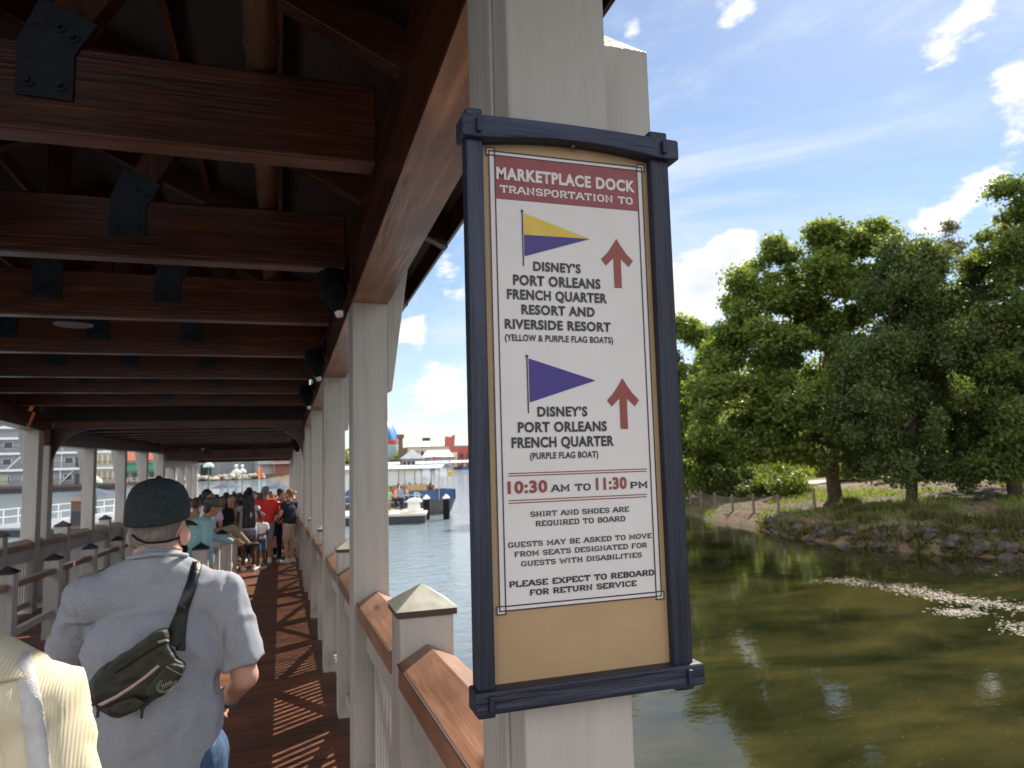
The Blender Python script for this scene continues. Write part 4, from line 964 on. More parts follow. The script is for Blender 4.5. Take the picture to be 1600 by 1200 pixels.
# drifting scum on the water
M['scum'] = mat('floating pollen scum', (.10, .082, .056), .7, (.17, .14, .10), 20, rnd=.35)
V = []
def drift(n, pts, spread, smin, smax):
    for i in range(n):
        k = rng.random()*(len(pts)-1); j = int(k); t = k-j
        x = pts[j][0]*(1-t)+pts[j+1][0]*t+rng.normal()*spread[0]; y = pts[j][1]*(1-t)+pts[j+1][1]*t+rng.normal()*spread[1]
        p = onZ(x, y, WATER+.006); s = rng.uniform(smin, smax); a = rng.uniform(0, 6.3); u = np.array([math.cos(a), math.sin(a), rng.normal()*.05]); v = np.array([-u[1], u[0], rng.normal()*.05])
        V.extend([p-u*s, p+v*s*.6, p+u*s, p-v*s*.6])
drift(1000, [(1400, 916), (1450, 928), (1500, 936), (1560, 945), (1640, 955)], (18, 3.0), .018, .07)
drift(500, [(1300, 905), (1400, 915)], (18, 3), .02, .05)
drift(350, [(1470, 955), (1530, 958)], (14, 3), .02, .06)
drift(200, [(1570, 975), (1620, 990)], (12, 5), .02, .06)
drift(420, [(1150, 1000), (1600, 1150)], (130, 90), .005, .012)
drift(220, [(1290, 868), (1600, 890)], (60, 8), .03, .08)
stuff(tag(quads_object('floating_scum', np.array(V), M['scum'], None), 'pale pollen scum and specks drifting on the still brown water', 'scum'))

# ------------------------------------------------------------------ far things across the water
M['boat_wall'] = mat('pale grey cladding', (.30, .31, .34), .6, (.36, .37, .40), 1.5)
M['boat_pale'] = mat('cream cladding', (.52, .48, .40), .6, (.58, .54, .46), 1.5)
M['hull_dark'] = mat('dark hull paint', (.018, .022, .032), .5, (.03, .035, .045), 1)
M['hull_brown'] = mat('brown rubbing strake', (.12, .06, .04), .6, (.16, .09, .06), 2)
M['glass'] = mat('dark window glass', (.02, .028, .035), .08, (.04, .05, .06), 2)
M['glass_gold'] = mat('amber window glass', (.30, .21, .08), .15, (.40, .3, .14), 3)
M['railing_dark'] = mat('dark railing', (.05, .055, .065), .5, (.07, .075, .085), 4)
M['tile_red'] = mat('orange red roof', (.42, .12, .06), .7, (.5, .16, .09), 2)
M['awning'] = mat('green awning', (.03, .19, .13), .7, (.05, .24, .17), 2)
M['wh_grey'] = mat('blue grey metal cladding', (.20, .22, .25), .6, (.25, .27, .30), .6)
M['wh_pale'] = mat('light grey cladding', (.40, .41, .42), .6, (.46, .47, .48), .6)
M['brick'] = mat('red brick', (.25, .10, .08), .8, (.33, .15, .12), 2)
M['red_wall'] = mat('red painted wall', (.36, .07, .06), .7, (.42, .11, .09), .6)
M['roof_grey'] = mat('grey sheet roof', (.30, .33, .36), .5, (.38, .41, .44), .5)
M['roof_white'] = mat('white sheet roof', (.66, .67, .68), .5, (.74, .75, .76), .5)
M['brown'] = mat('brown cladding', (.12, .07, .05), .7, (.17, .10, .07), 1)
M['canvas_blue'] = mat('slate blue canvas', (.045, .06, .095), .8, (.06, .08, .12), 3)
M['lamp_green'] = mat('green lamp post', (.05, .13, .11), .5, (.07, .17, .14), 3)
M['glass_pale'] = mat('pale green lamp glass', (.45, .55, .45), .3, (.55, .62, .52), 3)
M['orange'] = mat('orange cloth', (.75, .12, .04), .7, (.85, .18, .07), 3)
def local(origin, target):
    """builder whose local x runs from origin to target on plan, y away from the camera, z up from the water"""
    o = Vector((origin[0], origin[1], 0)); u = Vector((target[0], target[1], 0))-o; L_ = u.length; u.normalize(); v = Vector((-u.y, u.x, 0))
    if v.dot(o) < 0: v = -v
    def P(x, y, z): return tuple(o+u*x+v*y+Vector((0, 0, z+WATER)))
    def box(b, x0, x1, y0, y1, z0, z1): 
        q = [P(x, y, z) for z in (z0, z1) for y in (y0, y1) for x in (x0, x1)]
        return b.add(q, [(0, 2, 3, 1), (4, 5, 7, 6), (0, 1, 5, 4), (2, 6, 7, 3), (0, 4, 6, 2), (1, 3, 7, 5)])
    return P, box, L_
def mk(name, m, T, fn, sub=None):
    b = MB(); fn(b); o = b.build(name, m, T)
    if sub is not None: o.parent = sub
    return o
# riverboat restaurant
P, bx, L_ = local(onZ(-120, 776, WATER), onZ(187, 764.5, WATER))
RB = thing('riverboat', 'grey three decked riverboat with white deck edges moored across the water', 'riverboat', P(L_/2, 4, 0))
mk('hull', M['hull_dark'], RB, lambda b: bx(b, -1, L_, 0, 12, -.4, .85)); mk('rubbing_strake', M['hull_brown'], RB, lambda b: bx(b, -1.05, L_+.05, -.05, 12.05, .86, 1.25))
LV = [(1.26, 4.05), (4.5, 7.2), (7.7, 10.1), (10.6, 12.2)]
for i, (z0, z1) in enumerate(LV):
    x1 = L_-4.5 if i < 3 else L_-12; y0 = 1.6+.5*i
    wl = mk('wall', M['boat_wall'], RB, lambda b: bx(b, 0, x1, y0, 11.5, z0, z1))
    mk('deck_edge', M['white'], RB, lambda b: bx(b, -.6, (L_-.2 if i < 3 else L_-11), .1+.5*i, 12, z1+.01, z1+.44))
    if i < 3:
        r_ = mk('railing', M['railing_dark'], RB, lambda b: [bx(b, -.5, L_-.4, .3+.5*i, .36+.5*i, z0+1.0, z0+1.06)]+[bx(b, x, x+.05, .3+.5*i, .35+.5*i, z0+.02, z0+1.0) for x in np.arange(-.4, L_-.5, .35)])
        for x in np.arange(1.0, x1-1.5, 3.4):
            kind = rng.random()
            wn = mk('window', M['white'], RB, lambda b: bx(b, x, x+1.5, y0-.06, y0-.005, z0+.75, z0+2.05)); mk('pane', M['glass'], RB, lambda b: bx(b, x+.1, x+1.4, y0-.085, y0-.0605, z0+.85, z0+1.95), wn)
        for x in np.arange(2.9, x1-1, 6.8): mk('door', M['railing_dark'], RB, lambda b: bx(b, x, x+.8, y0-.05, y0-.004, z0+.02, z0+2.05))
        for x in np.arange(.2, L_-.4, 5.2): mk('stanchion', M['white'], RB, lambda b: bx(b, x, x+.14, .42+.5*i, .54+.5*i, z0+.02, z1-.01))
for i, (z0, z1) in enumerate(LV[:2]):   # glazed end pavilion
    mk('wall', M['boat_pale'], RB, lambda b: bx(b, L_-4.49, L_-.4, 1.3, 11, z0+.01, z1-.01))
    for x in np.arange(L_-4.2, L_-.8, .95): wn = mk('window', M['white'], RB, lambda b: bx(b, x, x+.8, 1.22, 1.295, z0+.5, z1-.3)); mk('pane', M['glass_gold'], RB, lambda b: bx(b, x+.1, x+.7, 1.19, 1.2195, z0+.6, z1-.4), wn)
st = mk('stair', M['white'], RB, lambda b: b.bar(P(L_-10.5, .9, 1.3), P(L_-8.2, .9, 3.9), .5, .16))
mk('stair', M['white'], RB, lambda b: b.bar(P(L_-19, .9, 4.5), P(L_-16.6, .9, 7.1), .5, .16))
for x in (6, 9, 14): mk('roof_vent', M['railing_dark'], RB, lambda b: bx(b, x, x+1.3, 4, 5.4, 12.65, 13.5))
mk('mural_panel', M['boat_pale'], RB, lambda b: bx(b, 8.0, 10.0, 1.5, 1.58, 1.5, 3.6)); mk('mural_panel', M['boat_pale'], RB, lambda b: bx(b, 10.4, 12.4, 1.5, 1.58, 1.5, 3.6))

def house(name, label, cat, p0, p1, depth, wallm, h, extra=None):
    P, bx, L_ = local(p0, p1); T = thing(name, label, cat, P(L_/2, depth/2, 0)); mk('wall', wallm, T, lambda b: bx(b, 0, L_, 0, depth, .3, h)); 
    if extra: extra(P, bx, L_, T)
    return T
def ex_rest(P, bx, L_, T):
    rf = mk('roof', M['tile_red'], T, lambda b: b.add([P(-.5, -1, 5.8), P(L_+.5, -1, 5.8), P(L_+.5, 9, 5.8), P(-.5, 9, 5.8), P(1.5, 4, 9.6), P(L_-1.5, 4, 9.6)], [(0, 1, 5, 4), (1, 2, 5), (2, 3, 4, 5), (3, 0, 4), (3, 2, 1, 0)]))
    mk('awning', M['awning'], T, lambda b: b.add([P(0, -.01, 5.2), P(L_, -.01, 5.2), P(L_, -3, 3.7), P(0, -3, 3.7), P(L_, -3, 3.2), P(0, -3, 3.2)], [(0, 1, 2, 3), (3, 2, 4, 5)]))
    for x in np.arange(.6, L_-1, 2.2): wn = mk('window', M['white'], T, lambda b: bx(b, x, x+1.5, -.08, -.01, 1.0, 3.0)); mk('pane', M['glass'], T, lambda b: bx(b, x+.1, x+1.4, -.1, -.081, 1.1, 2.9), wn)
    mk('terrace', M['hull_brown'], T, lambda b: bx(b, -6, L_+4, -7, -.1, .1, .7))
    mk('terrace_rail', M['white'], T, lambda b: [bx(b, -6, L_+4, -7, -6.95, 1.6, 1.68)]+[bx(b, x, x+.06, -7, -6.95, .7, 1.6) for x in np.arange(-6, L_+4, 1.2)])
q0, q1 = onZ(188, 759, WATER), onZ(268, 757, WATER)
house('restaurant', 'waterside restaurant with orange red roof and green awning behind the left posts', 'restaurant', q0*1.06*np.array([1, 1, 0]), q1*1.06*np.array([1, 1, 0]), 8, M['boat_pale'], 5.75, ex_rest)
def at_r(px, r): a = az_of(px); return np.array([r*math.sin(a), r*math.cos(a), 0])
def ex_wh(P, bx, L_, T):
    mk('roof', M['roof_grey'], T, lambda b: bx(b, -.3, L_+.3, -.3, 20.3, 11.01, 11.4))
    for x in np.arange(2, L_-2, 6): mk('panel_joint', M['wh_pale'], T, lambda b: bx(b, x, x+.15, -.06, -.01, 1, 10.8))
    mk('loading_door', M['glass'], T, lambda b: bx(b, 3, 6, -.1, -.02, .9, 4.2))
house('warehouse', 'long blue grey warehouse on the far shore above the pale rocks', 'warehouse', at_r(296, 214), at_r(401, 222), 20, M['wh_grey'], 11, ex_wh)
def ex_pale(P, bx, L_, T):
    mk('roof', M['roof_white'], T, lambda b: bx(b, -.2, L_+.2, -.2, 14.2, 10.51, 10.8)); mk('balcony', M['wh_pale'], T, lambda b: bx(b, 0, L_, -2.0, -.02, 4.0, 4.3))
    mk('balcony_rail', M['white'], T, lambda b: [bx(b, 0, L_, -2, -1.95, 5.2, 5.3)]+[bx(b, x, x+.08, -2, -1.95, 4.3, 5.2) for x in np.arange(.1, L_, .9)])
    for x in np.arange(.7, L_-1, 1.9): mk('window', M['glass'], T, lambda b: bx(b, x, x+1.1, -.06, -.01, 6.6, 8.6))
house('pale_block', 'light grey block with white balcony rail between the warehouse and the brick block', 'building', at_r(402, 218), at_r(428, 219), 14, M['wh_pale'], 10.5, ex_pale)
house('brick_block', 'red brick block on the far shore beside the light grey block', 'building', at_r(428.5, 217), at_r(462, 215), 14, M['brick'], 11.5, ex_pale)
for i in range(70):
    px = rng.uniform(292, 412); a = az_of(px); r = r_shore(a)+rng.uniform(-1.0, 3.5); o = bpy.data.objects.new('rock', None) if False else None
    if i == 0:
        pr_ = [rock_mesh(.75), rock_mesh(.55, .7), rock_mesh(.95, .55)]
        for me in pr_: me.materials.append(M['stone_pale'])
    o = bpy.data.objects.new('rock', pr_[i % 3]); COL.objects.link(o); o.location = (r*math.sin(a), r*math.cos(a), WATER+rng.uniform(.1, 1.2)); o.rotation_euler = (0, 0, rng.uniform(0, 6)); s = rng.uniform(.8, 1.5); o.scale = (s,)*3
    tag(o, 'pale stone in the heap of shore rocks before the warehouse', 'rock', 'pale rocks heaped along the far shore')
# dock furniture seen through the left side
P, bx, L_ = local(onZ(96, 838, WATER), onZ(330, 802, WATER))
DK = thing('floating_dock', 'low floating dock with white pipe railing beyond the left railing', 'dock', P(L_/2, 2, 0))
mk('float', M['hull_dark'], DK, lambda b: bx(b, 0, L_+16, 0, 7, .0, .45)); mk('decking', M['wh_grey'], DK, lambda b: bx(b, -.1, L_+16.1, -.1, 7.1, .455, .6))
mk('railing', M['white'], DK, lambda b: [bx(b, 0, L_, .1, .15, z, z+.05) for z in (1.1, 1.65)]+[bx(b, x, x+.05, .1, .15, .6, 1.65) for x in np.arange(0, L_, 1.3)])
mk('railing', M['white'], DK, lambda b: [bx(b, 0, L_, 6.7, 6.75, z, z+.05) for z in (1.1, 1.65)]+[bx(b, x, x+.05, 6.7, 6.75, .6, 1.65) for x in np.arange(0, L_, 1.3)])
c = onD(122, 800, 46); KB = thing('dock_kiosk', 'small dark brown kiosk with hipped roof on the left floating dock', 'kiosk', (c[0], c[1], WATER+.6))
z_ = WATER+.6; b = MB(); b.box(c[0]-.35, c[0]+.35, c[1]-.35, c[1]+.35, z_, z_+1.75); b.build('cabinet', M['brown'], KB); b = MB(); pyramid(b, c[0]-.5, c[0]+.5, c[1]-.5, c[1]+.5, z_+1.755, .32); b.build('roof', M['brown'], KB)
b = MB(); b.box(c[0]-.28, c[0]+.28, c[1]-.37, c[1]-.351, z_+.2, z_+1.1); b.build('panel', M['hull_dark'], KB)
def umbrella(px, py, wpx, label, D=None, dz=.5):
    D = D or 3.0/wpx*F; c = onD(px, py, D); T = thing('umbrella', label, 'umbrella', (c[0], c[1], WATER+.6), 'patio umbrellas on the docks')
    b = MB(); n = 8; r = wpx/2*D/F
    ring = [(c[0]+r*math.cos(2*math.pi*k/n), c[1]+r*math.sin(2*math.pi*k/n), c[2]-dz) for k in range(n)]; r2 = [(c[0]+r*.5*math.cos(2*math.pi*k/n), c[1]+r*.5*math.sin(2*math.pi*k/n), c[2]-dz*.42) for k in range(n)]
    b.add(ring+r2+[(c[0], c[1], c[2])], [(k, (k+1) % n, n+(k+1) % n, n+k) for k in range(n)]+[(n+k, n+(k+1) % n, 2*n) for k in range(n)]); b.build('canopy', M['canvas_blue'], T)
    b = MB(); b.tube([(c[0], c[1], WATER+.6), (c[0], c[1], c[2]+.12)], .035, 8); b.build('pole', M['railing_dark'], T)
umbrella(148, 762, 70, 'slate blue patio umbrella beyond the left posts, nearest of the umbrellas')
umbrella(356, 753, 52, 'slate blue patio umbrella above the heads of the queue, left of the orange banner', 60)
umbrella(436, 754, 48, 'slate blue patio umbrella right of the orange banner, beside the walkway posts', 62)
def street_lamp(px, py, D, kind, label):
    c = onD(px, py, D); T = thing('street_lamp', label, 'street lamp', (c[0], c[1], WATER+.6), 'street lamps on the dock')
    b = MB(); b.tube([(c[0], c[1], WATER+.6), (c[0], c[1], WATER+1.5), (c[0], c[1], c[2])], [.10, .07, .05], 10); b.build('pole', M['lamp_green'], T)
    b = MB(); b.lathe((c[0], c[1], c[2]), [(.46, -.10), (.40, .12), (.16, .30), (.05, .42)], 16); b.build('shade', M['glass_pale'], T)
    if kind: b = MB(); b.ell((c[0], c[1], c[2]+.62), .17); b.build('globe', M['white'], T, smooth=True)
street_lamp(326, 728, 62, 0, 'green lamp post with broad pale shade, tallest, left of the two globe topped lamps')
street_lamp(369, 738, 70, 1, 'green lamp post with pale shade and white globe, left of the pair before the warehouse')
street_lamp(378.5, 737, 78, 1, 'green lamp post with pale shade and white globe, right of the pair before the warehouse')
street_lamp(151, 752, 60, 0, 'green lamp post rising beside the nearest patio umbrella behind the left posts')
c = onD(405, 741, 40); T = thing('banner', 'orange feather banner on a thin pole above the heads of the queue', 'banner', (c[0], c[1], WATER+.6))
b = MB(); b.tube([(c[0], c[1], WATER+.6), (c[0], c[1], c[2]+.5)], .02, 6); b.build('pole', M['white'], T)
b = MB(); b.prism([(c[0]-.02, c[1], c[2]-.25), (c[0]+.18, c[1], c[2]-.2), (c[0]+.17, c[1], c[2]+.2), (c[0]+.03, c[1], c[2]+.48), (c[0]-.10, c[1], c[2]+.2), (c[0]-.12, c[1], c[2]-.1)], (0, .02, 0)); b.build('cloth', M['orange'], T)

# ferry landing in the gap between post and sign
e0 = onZ(420, 826, WATER); e1 = onZ(664, 818, WATER); P, bx, L_ = local(e0, e1)
LD = thing('landing_stage', 'pale decked landing stage with dark side where the ferry boards', 'dock', P(L_/2, 2, 0))
mk('float', M['hull_dark'], LD, lambda b: bx(b, 0, L_, 0, 4.6, 0, .55)); mk('decking', M['boat_pale'], LD, lambda b: bx(b, -.05, L_+.05, -.05, 4.65, .555, .72))
mk('railing', M['wh_pale'], LD, lambda b: [bx(b, 0, L_-.4, 4.2, 4.25, z, z+.05) for z in (1.25, 1.75)]+[bx(b, x, x+.06, 4.2, 4.25, .72, 1.75) for x in np.arange(.2, L_-.3, 1.4)])
def on_land(px): # local x on the stage under a picture column
    d = ray(px, 800); best = min(np.linspace(0, L_, 200), key=lambda x: abs(math.atan2(P(x, 1.5, 0)[0], P(x, 1.5, 0)[1])-math.atan2(d[0], d[1]))); return best
xk = on_land(647); KB = thing('storage_box', 'white dock box with rounded lid standing on the landing stage', 'box', P(xk, 1.6, .72))
mk('body', M['white'], KB, lambda b: bx(b, xk-.42, xk+.42, 1.2, 1.9, .725, 1.42))
def lid(b):
    pr = []
    for k in range(9): a = math.pi*k/8; pr.append((xk-.58*math.cos(a), 1.42+.26*math.sin(a)))
    o = len(b.v); b.add([P(x, 1.05, z) for x, z in pr]+[P(x, 2.05, z) for x, z in pr], [tuple(range(8, -1, -1)), tuple(range(9, 18))]+[(k, k+1, k+10, k+9) for k in range(8)]+[(8, 0, 9, 17)])
mk('lid', M['white'], KB, lid)
for px, lab in ((666, 'black mooring pile with white cap beside the dock box'), (697, 'black mooring pile with white cap near the ferry bow')):
    c = onD(px, 775, 52.5); T = thing('mooring_pile', lab, 'pile', (c[0], c[1], WATER), 'mooring piles at the ferry landing')
    b = MB(); b.tube([(c[0], c[1], WATER-.5), (c[0], c[1], WATER+1.5)], .24, 12); b.build('pile', M['black'], T); b = MB(); b.lathe((c[0], c[1], WATER+1.5), [(.27, .005), (.27, .10), (.02, .34)], 12); b.build('cap', M['white'], T)
# ferry
P, bx, L_ = local(onD(520, 800, 58)*np.array([1, 1, 0]), onD(704, 800, 56.5)*np.array([1, 1, 0]))
FB = thing('ferry_boat', 'blue and tan passenger ferry with pale canopy at the landing stage', 'boat', P(L_/2, 1.6, 0))
def hullf(b):
    st_ = [(0, 1.5, .0), (L_*.7, 1.6, 0), (L_*.88, 1.25, .1), (L_, .25, .45)]; vs = []; 
    for x, hw, lift in st_:
        for yy, z in ((1.6-hw*.72, -.2+lift*.3), (1.6-hw, 1.15), (1.6+hw, 1.15), (1.6+hw*.72, -.2+lift*.3)): vs.append(P(x-(.5 if z < 0 and x == L_ else 0), yy, z))
    fs = [(0, 1, 2, 3), (15, 14, 13, 12)]
    for i in range(3):
        a = i*4; fs += [(a+k, a+4+k, a+4+(k+1) % 4, a+(k+1) % 4) for k in range(4)]
    b.add(vs, fs)
M['ferry_blue'] = mat('ferry blue', (.03, .09, .22), .4, (.05, .12, .27), 2); M['ferry_grey'] = mat('ferry silver side', (.09, .09, .095), .4, (.14, .14, .145), 2); M['ferry_tan'] = mat('varnished tan', (.42, .27, .12), .5, (.5, .33, .16), 3); M['canopy_blue'] = mat('pale blue canopy', (.42, .52, .62), .7, (.5, .6, .7), 2)
mk('hull', M['ferry_grey'], FB, hullf)
def rail_band(b):
    for (xa, ha), (xb, hb) in zip([(0, 1.54), (L_*.7, 1.64), (L_*.88, 1.29)], [(L_*.7, 1.64), (L_*.88, 1.29), (L_, .27)]):
        for s in (-1, 1): b.add([P(xa, 1.6+s*ha, 1.16), P(xb, 1.6+s*hb, 1.16), P(xb, 1.6+s*hb*1.02, 1.95), P(xa, 1.6+s*ha*1.02, 1.95), P(xa, 1.6+s*(ha-.08), 1.16), P(xb, 1.6+s*(hb-.08), 1.16), P(xb, 1.6+s*(hb-.08), 1.95), P(xa, 1.6+s*(ha-.08), 1.95)], [(0, 1, 2, 3), (7, 6, 5, 4), (3, 2, 6, 7), (0, 4, 5, 1)])
mk('bulwark', M['ferry_blue'], FB, rail_band); mk('deck', M['ferry_tan'], FB, lambda b: bx(b, 0, L_*.86, .4, 2.8, 1.16, 1.2))
mk('waterline_stripe', M['hull_dark'], FB, lambda b: bx(b, .1, L_*.8, -.02, 3.2, -.1, .35))
mk('cockpit_panel', M['ferry_tan'], FB, lambda b: bx(b, L_*.62, L_*.80, .15, .25, 1.9, 2.45)); mk('seat', M['ferry_tan'], FB, lambda b: bx(b, L_*.3, L_*.8, 2.4, 2.75, 1.2, 2.3)); mk('seat', M['ferry_tan'], FB, lambda b: bx(b, L_*.3, L_*.58, .5, .85, 1.2, 1.65))
def canopy(b):
    xs = np.linspace(-.3, L_*.93, 8); vs = []
    for x in xs:
        for k in range(7): t = -1+k/3; vs.append(P(x, 1.6+1.75*t, 3.75+.26*(1-t*t)-.05*(x/L_)))
    n = len(xs); fs = [(i*7+k, i*7+k+1, (i+1)*7+k+1, (i+1)*7+k) for i in range(n-1) for k in range(6)]
    b.add(vs, fs); b.add([(x, y, z-.1) for x, y, z in vs], fs)
mk('canopy', M['canopy_blue'], FB, canopy)
for x in np.linspace(.3, L_*.9, 7):
    for y in (.15, 3.05): mk('canopy_post', M['ferry_tan'], FB, lambda b: bx(b, x, x+.07, y-.03, y+.04, 1.2, 3.75))
me, co = text_mesh('B', .03); mn, mx = co.min(0), co.max(0); xb = L_*.70
b_ = np.array([P(xb+(q[0]-mn[0])*1.0, -.10, 1.28+(q[1]-mn[1])*.75) for q in co]); me.vertices.foreach_set('co', (b_-np.array(FB['_o'])).ravel()); me.update(); finish('letter', me, M['canopy_blue'], FB)
mk('flag', M['sign_yellow'], FB, lambda b: bx(b, L_*.945, L_*.985, 1.5, 1.53, 3.0, 3.35)); mk('flagpole', M['white'], FB, lambda b: b.tube([P(L_*.94, 1.515, 1.9), P(L_*.94, 1.515, 3.5)], .02, 6))
FERRY = (P, L_)

# marina and buildings far behind the ferry
def ex_long(P, bx, L_, T):
    mk('roof', M['roof_white'], T, lambda b: b.add([P(-.5, -.6, 9.6), P(L_+.5, -.6, 9.6), P(L_+.5, 16, 9.6), P(-.5, 16, 9.6), P(-.5, 8, 12.4), P(L_+.5, 8, 11.6)], [(0, 1, 5, 4), (1, 2, 5), (2, 3, 4, 5), (3, 0, 4), (3, 2, 1, 0)]))
    for x in np.arange(1, L_-1, 2.4): mk('window', M['glass'], T, lambda b: bx(b, x, x+1.3, -.08, -.01, 5.2, 7.6))
    mk('roof_sign', M['hull_dark'], T, lambda b: bx(b, L_*.35, L_*.55, 6, 6.3, 12.2, 13.6))
house('long_hall', 'long pale hall with white roof on the far shore behind the marina', 'building', at_r(637, 318), at_r(702, 318), 15, M['boat_pale'], 9.55, ex_long)
def ex_red(P, bx, L_, T):
    mk('roof', M['roof_grey'], T, lambda b: bx(b, -.3, L_+.3, -.3, 12.3, 9.01, 9.4)); mk('sign_fin', M['red_wall'], T, lambda b: b.add([P(-2, -.5, 9), P(2.2, -.5, 9.3), P(2.6, -.5, 14.2), P(.6, -.5, 13.0), P(-1.6, -.5, 13.4)]+[P(x, .3, z) for x, z in ((-2, 9), (2.2, 9.3), (2.6, 14.2), (.6, 13.0), (-1.6, 13.4))], [(4, 3, 2, 1, 0), (5, 6, 7, 8, 9)]+[(k, (k+1) % 5, 5+(k+1) % 5, 5+k) for k in range(5)]))
    mk('wing', M['boat_pale'], T, lambda b: bx(b, -.2, L_*.3, -3, -.02, .3, 6.5)); 
    for x in np.arange(L_*.4, L_-1, 2.6): mk('window', M['glass'], T, lambda b: bx(b, x, x+1.2, -.06, -.01, 4, 6))
house('red_hall', 'red walled hall with jagged red sign fin beside the sign frame', 'building', at_r(702, 300), at_r(745, 300), 12, M['red_wall'], 9, ex_red)
def ex_pav(P, bx, L_, T):
    mk('roof', M['roof_grey'], T, lambda b: b.add([P(-1, -1, 4.4), P(L_+1, -1, 4.4), P(L_+1, 9, 4.4), P(-1, 9, 4.4), P(L_/2, 4, 8.2)], [(0, 1, 4), (1, 2, 4), (2, 3, 4), (3, 0, 4), (3, 2, 1, 0)]))
    for x in np.arange(.5, L_-1, 1.7): mk('window', M['glass'], T, lambda b: bx(b, x, x+1, -.06, -.01, 1.6, 3.4))
house('boathouse', 'low boathouse with pointed grey roof on the marina shore', 'boathouse', at_r(628, 285), at_r(661, 285), 8, M['boat_wall'], 4.35, ex_pav)
def ex_shed(P, bx, L_, T): mk('roof', M['roof_white'], T, lambda b: b.add([P(-1, -1, 4.8), P(L_+1, -1, 4.8), P(L_+1, 9, 4.8), P(-1, 9, 4.8), P(1, 4, 7.6), P(L_-1, 4, 7.6)], [(0, 1, 5, 4), (1, 2, 5), (2, 3, 4, 5), (3, 0, 4), (3, 2, 1, 0)]))
house('boat_shed', 'low shed with broad white roof between the boathouse and the red hall', 'shed', at_r(663, 288), at_r(706, 288), 8, M['boat_wall'], 4.75, ex_shed)
P, bx, L_ = local(at_r(622.5, 300), at_r(634, 300)); TW = thing('tower', 'narrow dark brown tower beside the blue balloon', 'tower', P(L_/2, 2, 0))
mk('wall', M['brown'], TW, lambda b: bx(b, 0, L_*.62, 0, 4, .3, 13)); mk('cap', M['brown'], TW, lambda b: bx(b, -.5, L_*.8, -.5, 4.5, 13.01, 14.6)); mk('annexe', M['hull_brown'], TW, lambda b: bx(b, L_*.63, L_*1.15, 0, 4, .3, 9))
CANLAB = ['white canopy roof of a covered boat slip, left of the red flag in the marina', 'white canopy roof of a covered boat slip nearest the sign frame in the marina', 'small white canopy of a boat slip just right of the thick walkway post']
for (xa, xb, r), lab in zip(((649, 701, 268), (703, 742, 276), (588, 625, 275)), CANLAB):
    P, bx, L_ = local(at_r(xa, r), at_r(xb, r)); T = thing('boat_slip', lab, 'boat slip', P(L_/2, 2, 0), 'covered boat slips at the marina')
    mk('roof', M['roof_white'], T, lambda b: b.add([P(0, 0, 2.5), P(L_, 0, 2.5), P(L_, 5, 2.5), P(0, 5, 2.5), P(0, 2.5, 3.3), P(L_, 2.5, 3.3)], [(0, 1, 5, 4), (1, 2, 5), (2, 3, 4, 5), (3, 0, 4), (3, 2, 1, 0)]))
    for x in np.linspace(.2, L_-.3, 6): mk('post', M['white'], T, lambda b: bx(b, x, x+.15, .1, .25, 0, 2.5))
    mk('float', M['hull_dark'], T, lambda b: bx(b, 0, L_, 2.5, 5, 0, .5))
def small_boat(px, r, L0, m, label):
    c = at_r(px, r); P, bx, _ = local(c, at_r(px+4, r)); T = thing('motor_boat', label, 'boat', P(L0/2, 0, 0), 'motor boats in the marina')
    b = MB(); b.add([P(0, 0, .0), P(L0*.8, 0, 0), P(L0, .9, .2), P(L0*.8, 1.8, 0), P(0, 1.8, 0), P(0, -.1, .8), P(L0*.8, -.1, .9), P(L0*1.08, .9, 1.05), P(L0*.8, 1.9, .9), P(0, 1.9, .8)], [(4, 3, 2, 1, 0), (5, 6, 7, 8, 9)]+[(k, (k+1) % 5, 5+(k+1) % 5, 5+k) for k in range(5)]); b.build('hull', m, T)
    mk('cabin', M['glass'], T, lambda b: bx(b, L0*.3, L0*.62, .3, 1.5, .9, 1.7))
for px, r, L0, mt, lab in ((652, 262, 5, 'white', 'small white motor boat below the left end of the longer canopy'), (664, 263, 6, 'hull_dark', 'dark hulled motor boat below the middle of the longer canopy'), (680, 262, 5, 'white', 'white motor boat under the red flag in the marina'),
                       (708, 268, 6, 'hull_dark', 'dark motor boat at the canopy nearest the sign frame'), (722, 266, 5.5, 'ferry_blue', 'blue motor boat nearest the sign frame in the marina')):
    small_boat(px, r, L0, M[mt], lab)
c = at_r(675, 264); T = thing('flag', 'small red flag on a pole over the marina canopy', 'flag', (c[0], c[1], WATER)); b = MB(); b.tube([(c[0], c[1], WATER), (c[0], c[1], WATER+5)], .06, 6); b.build('pole', M['white'], T)
b = MB(); b.box(c[0], c[0]+1.4, c[1], c[1]+.05, WATER+3.4, WATER+5); b.build('cloth', M['red_wall'], T)
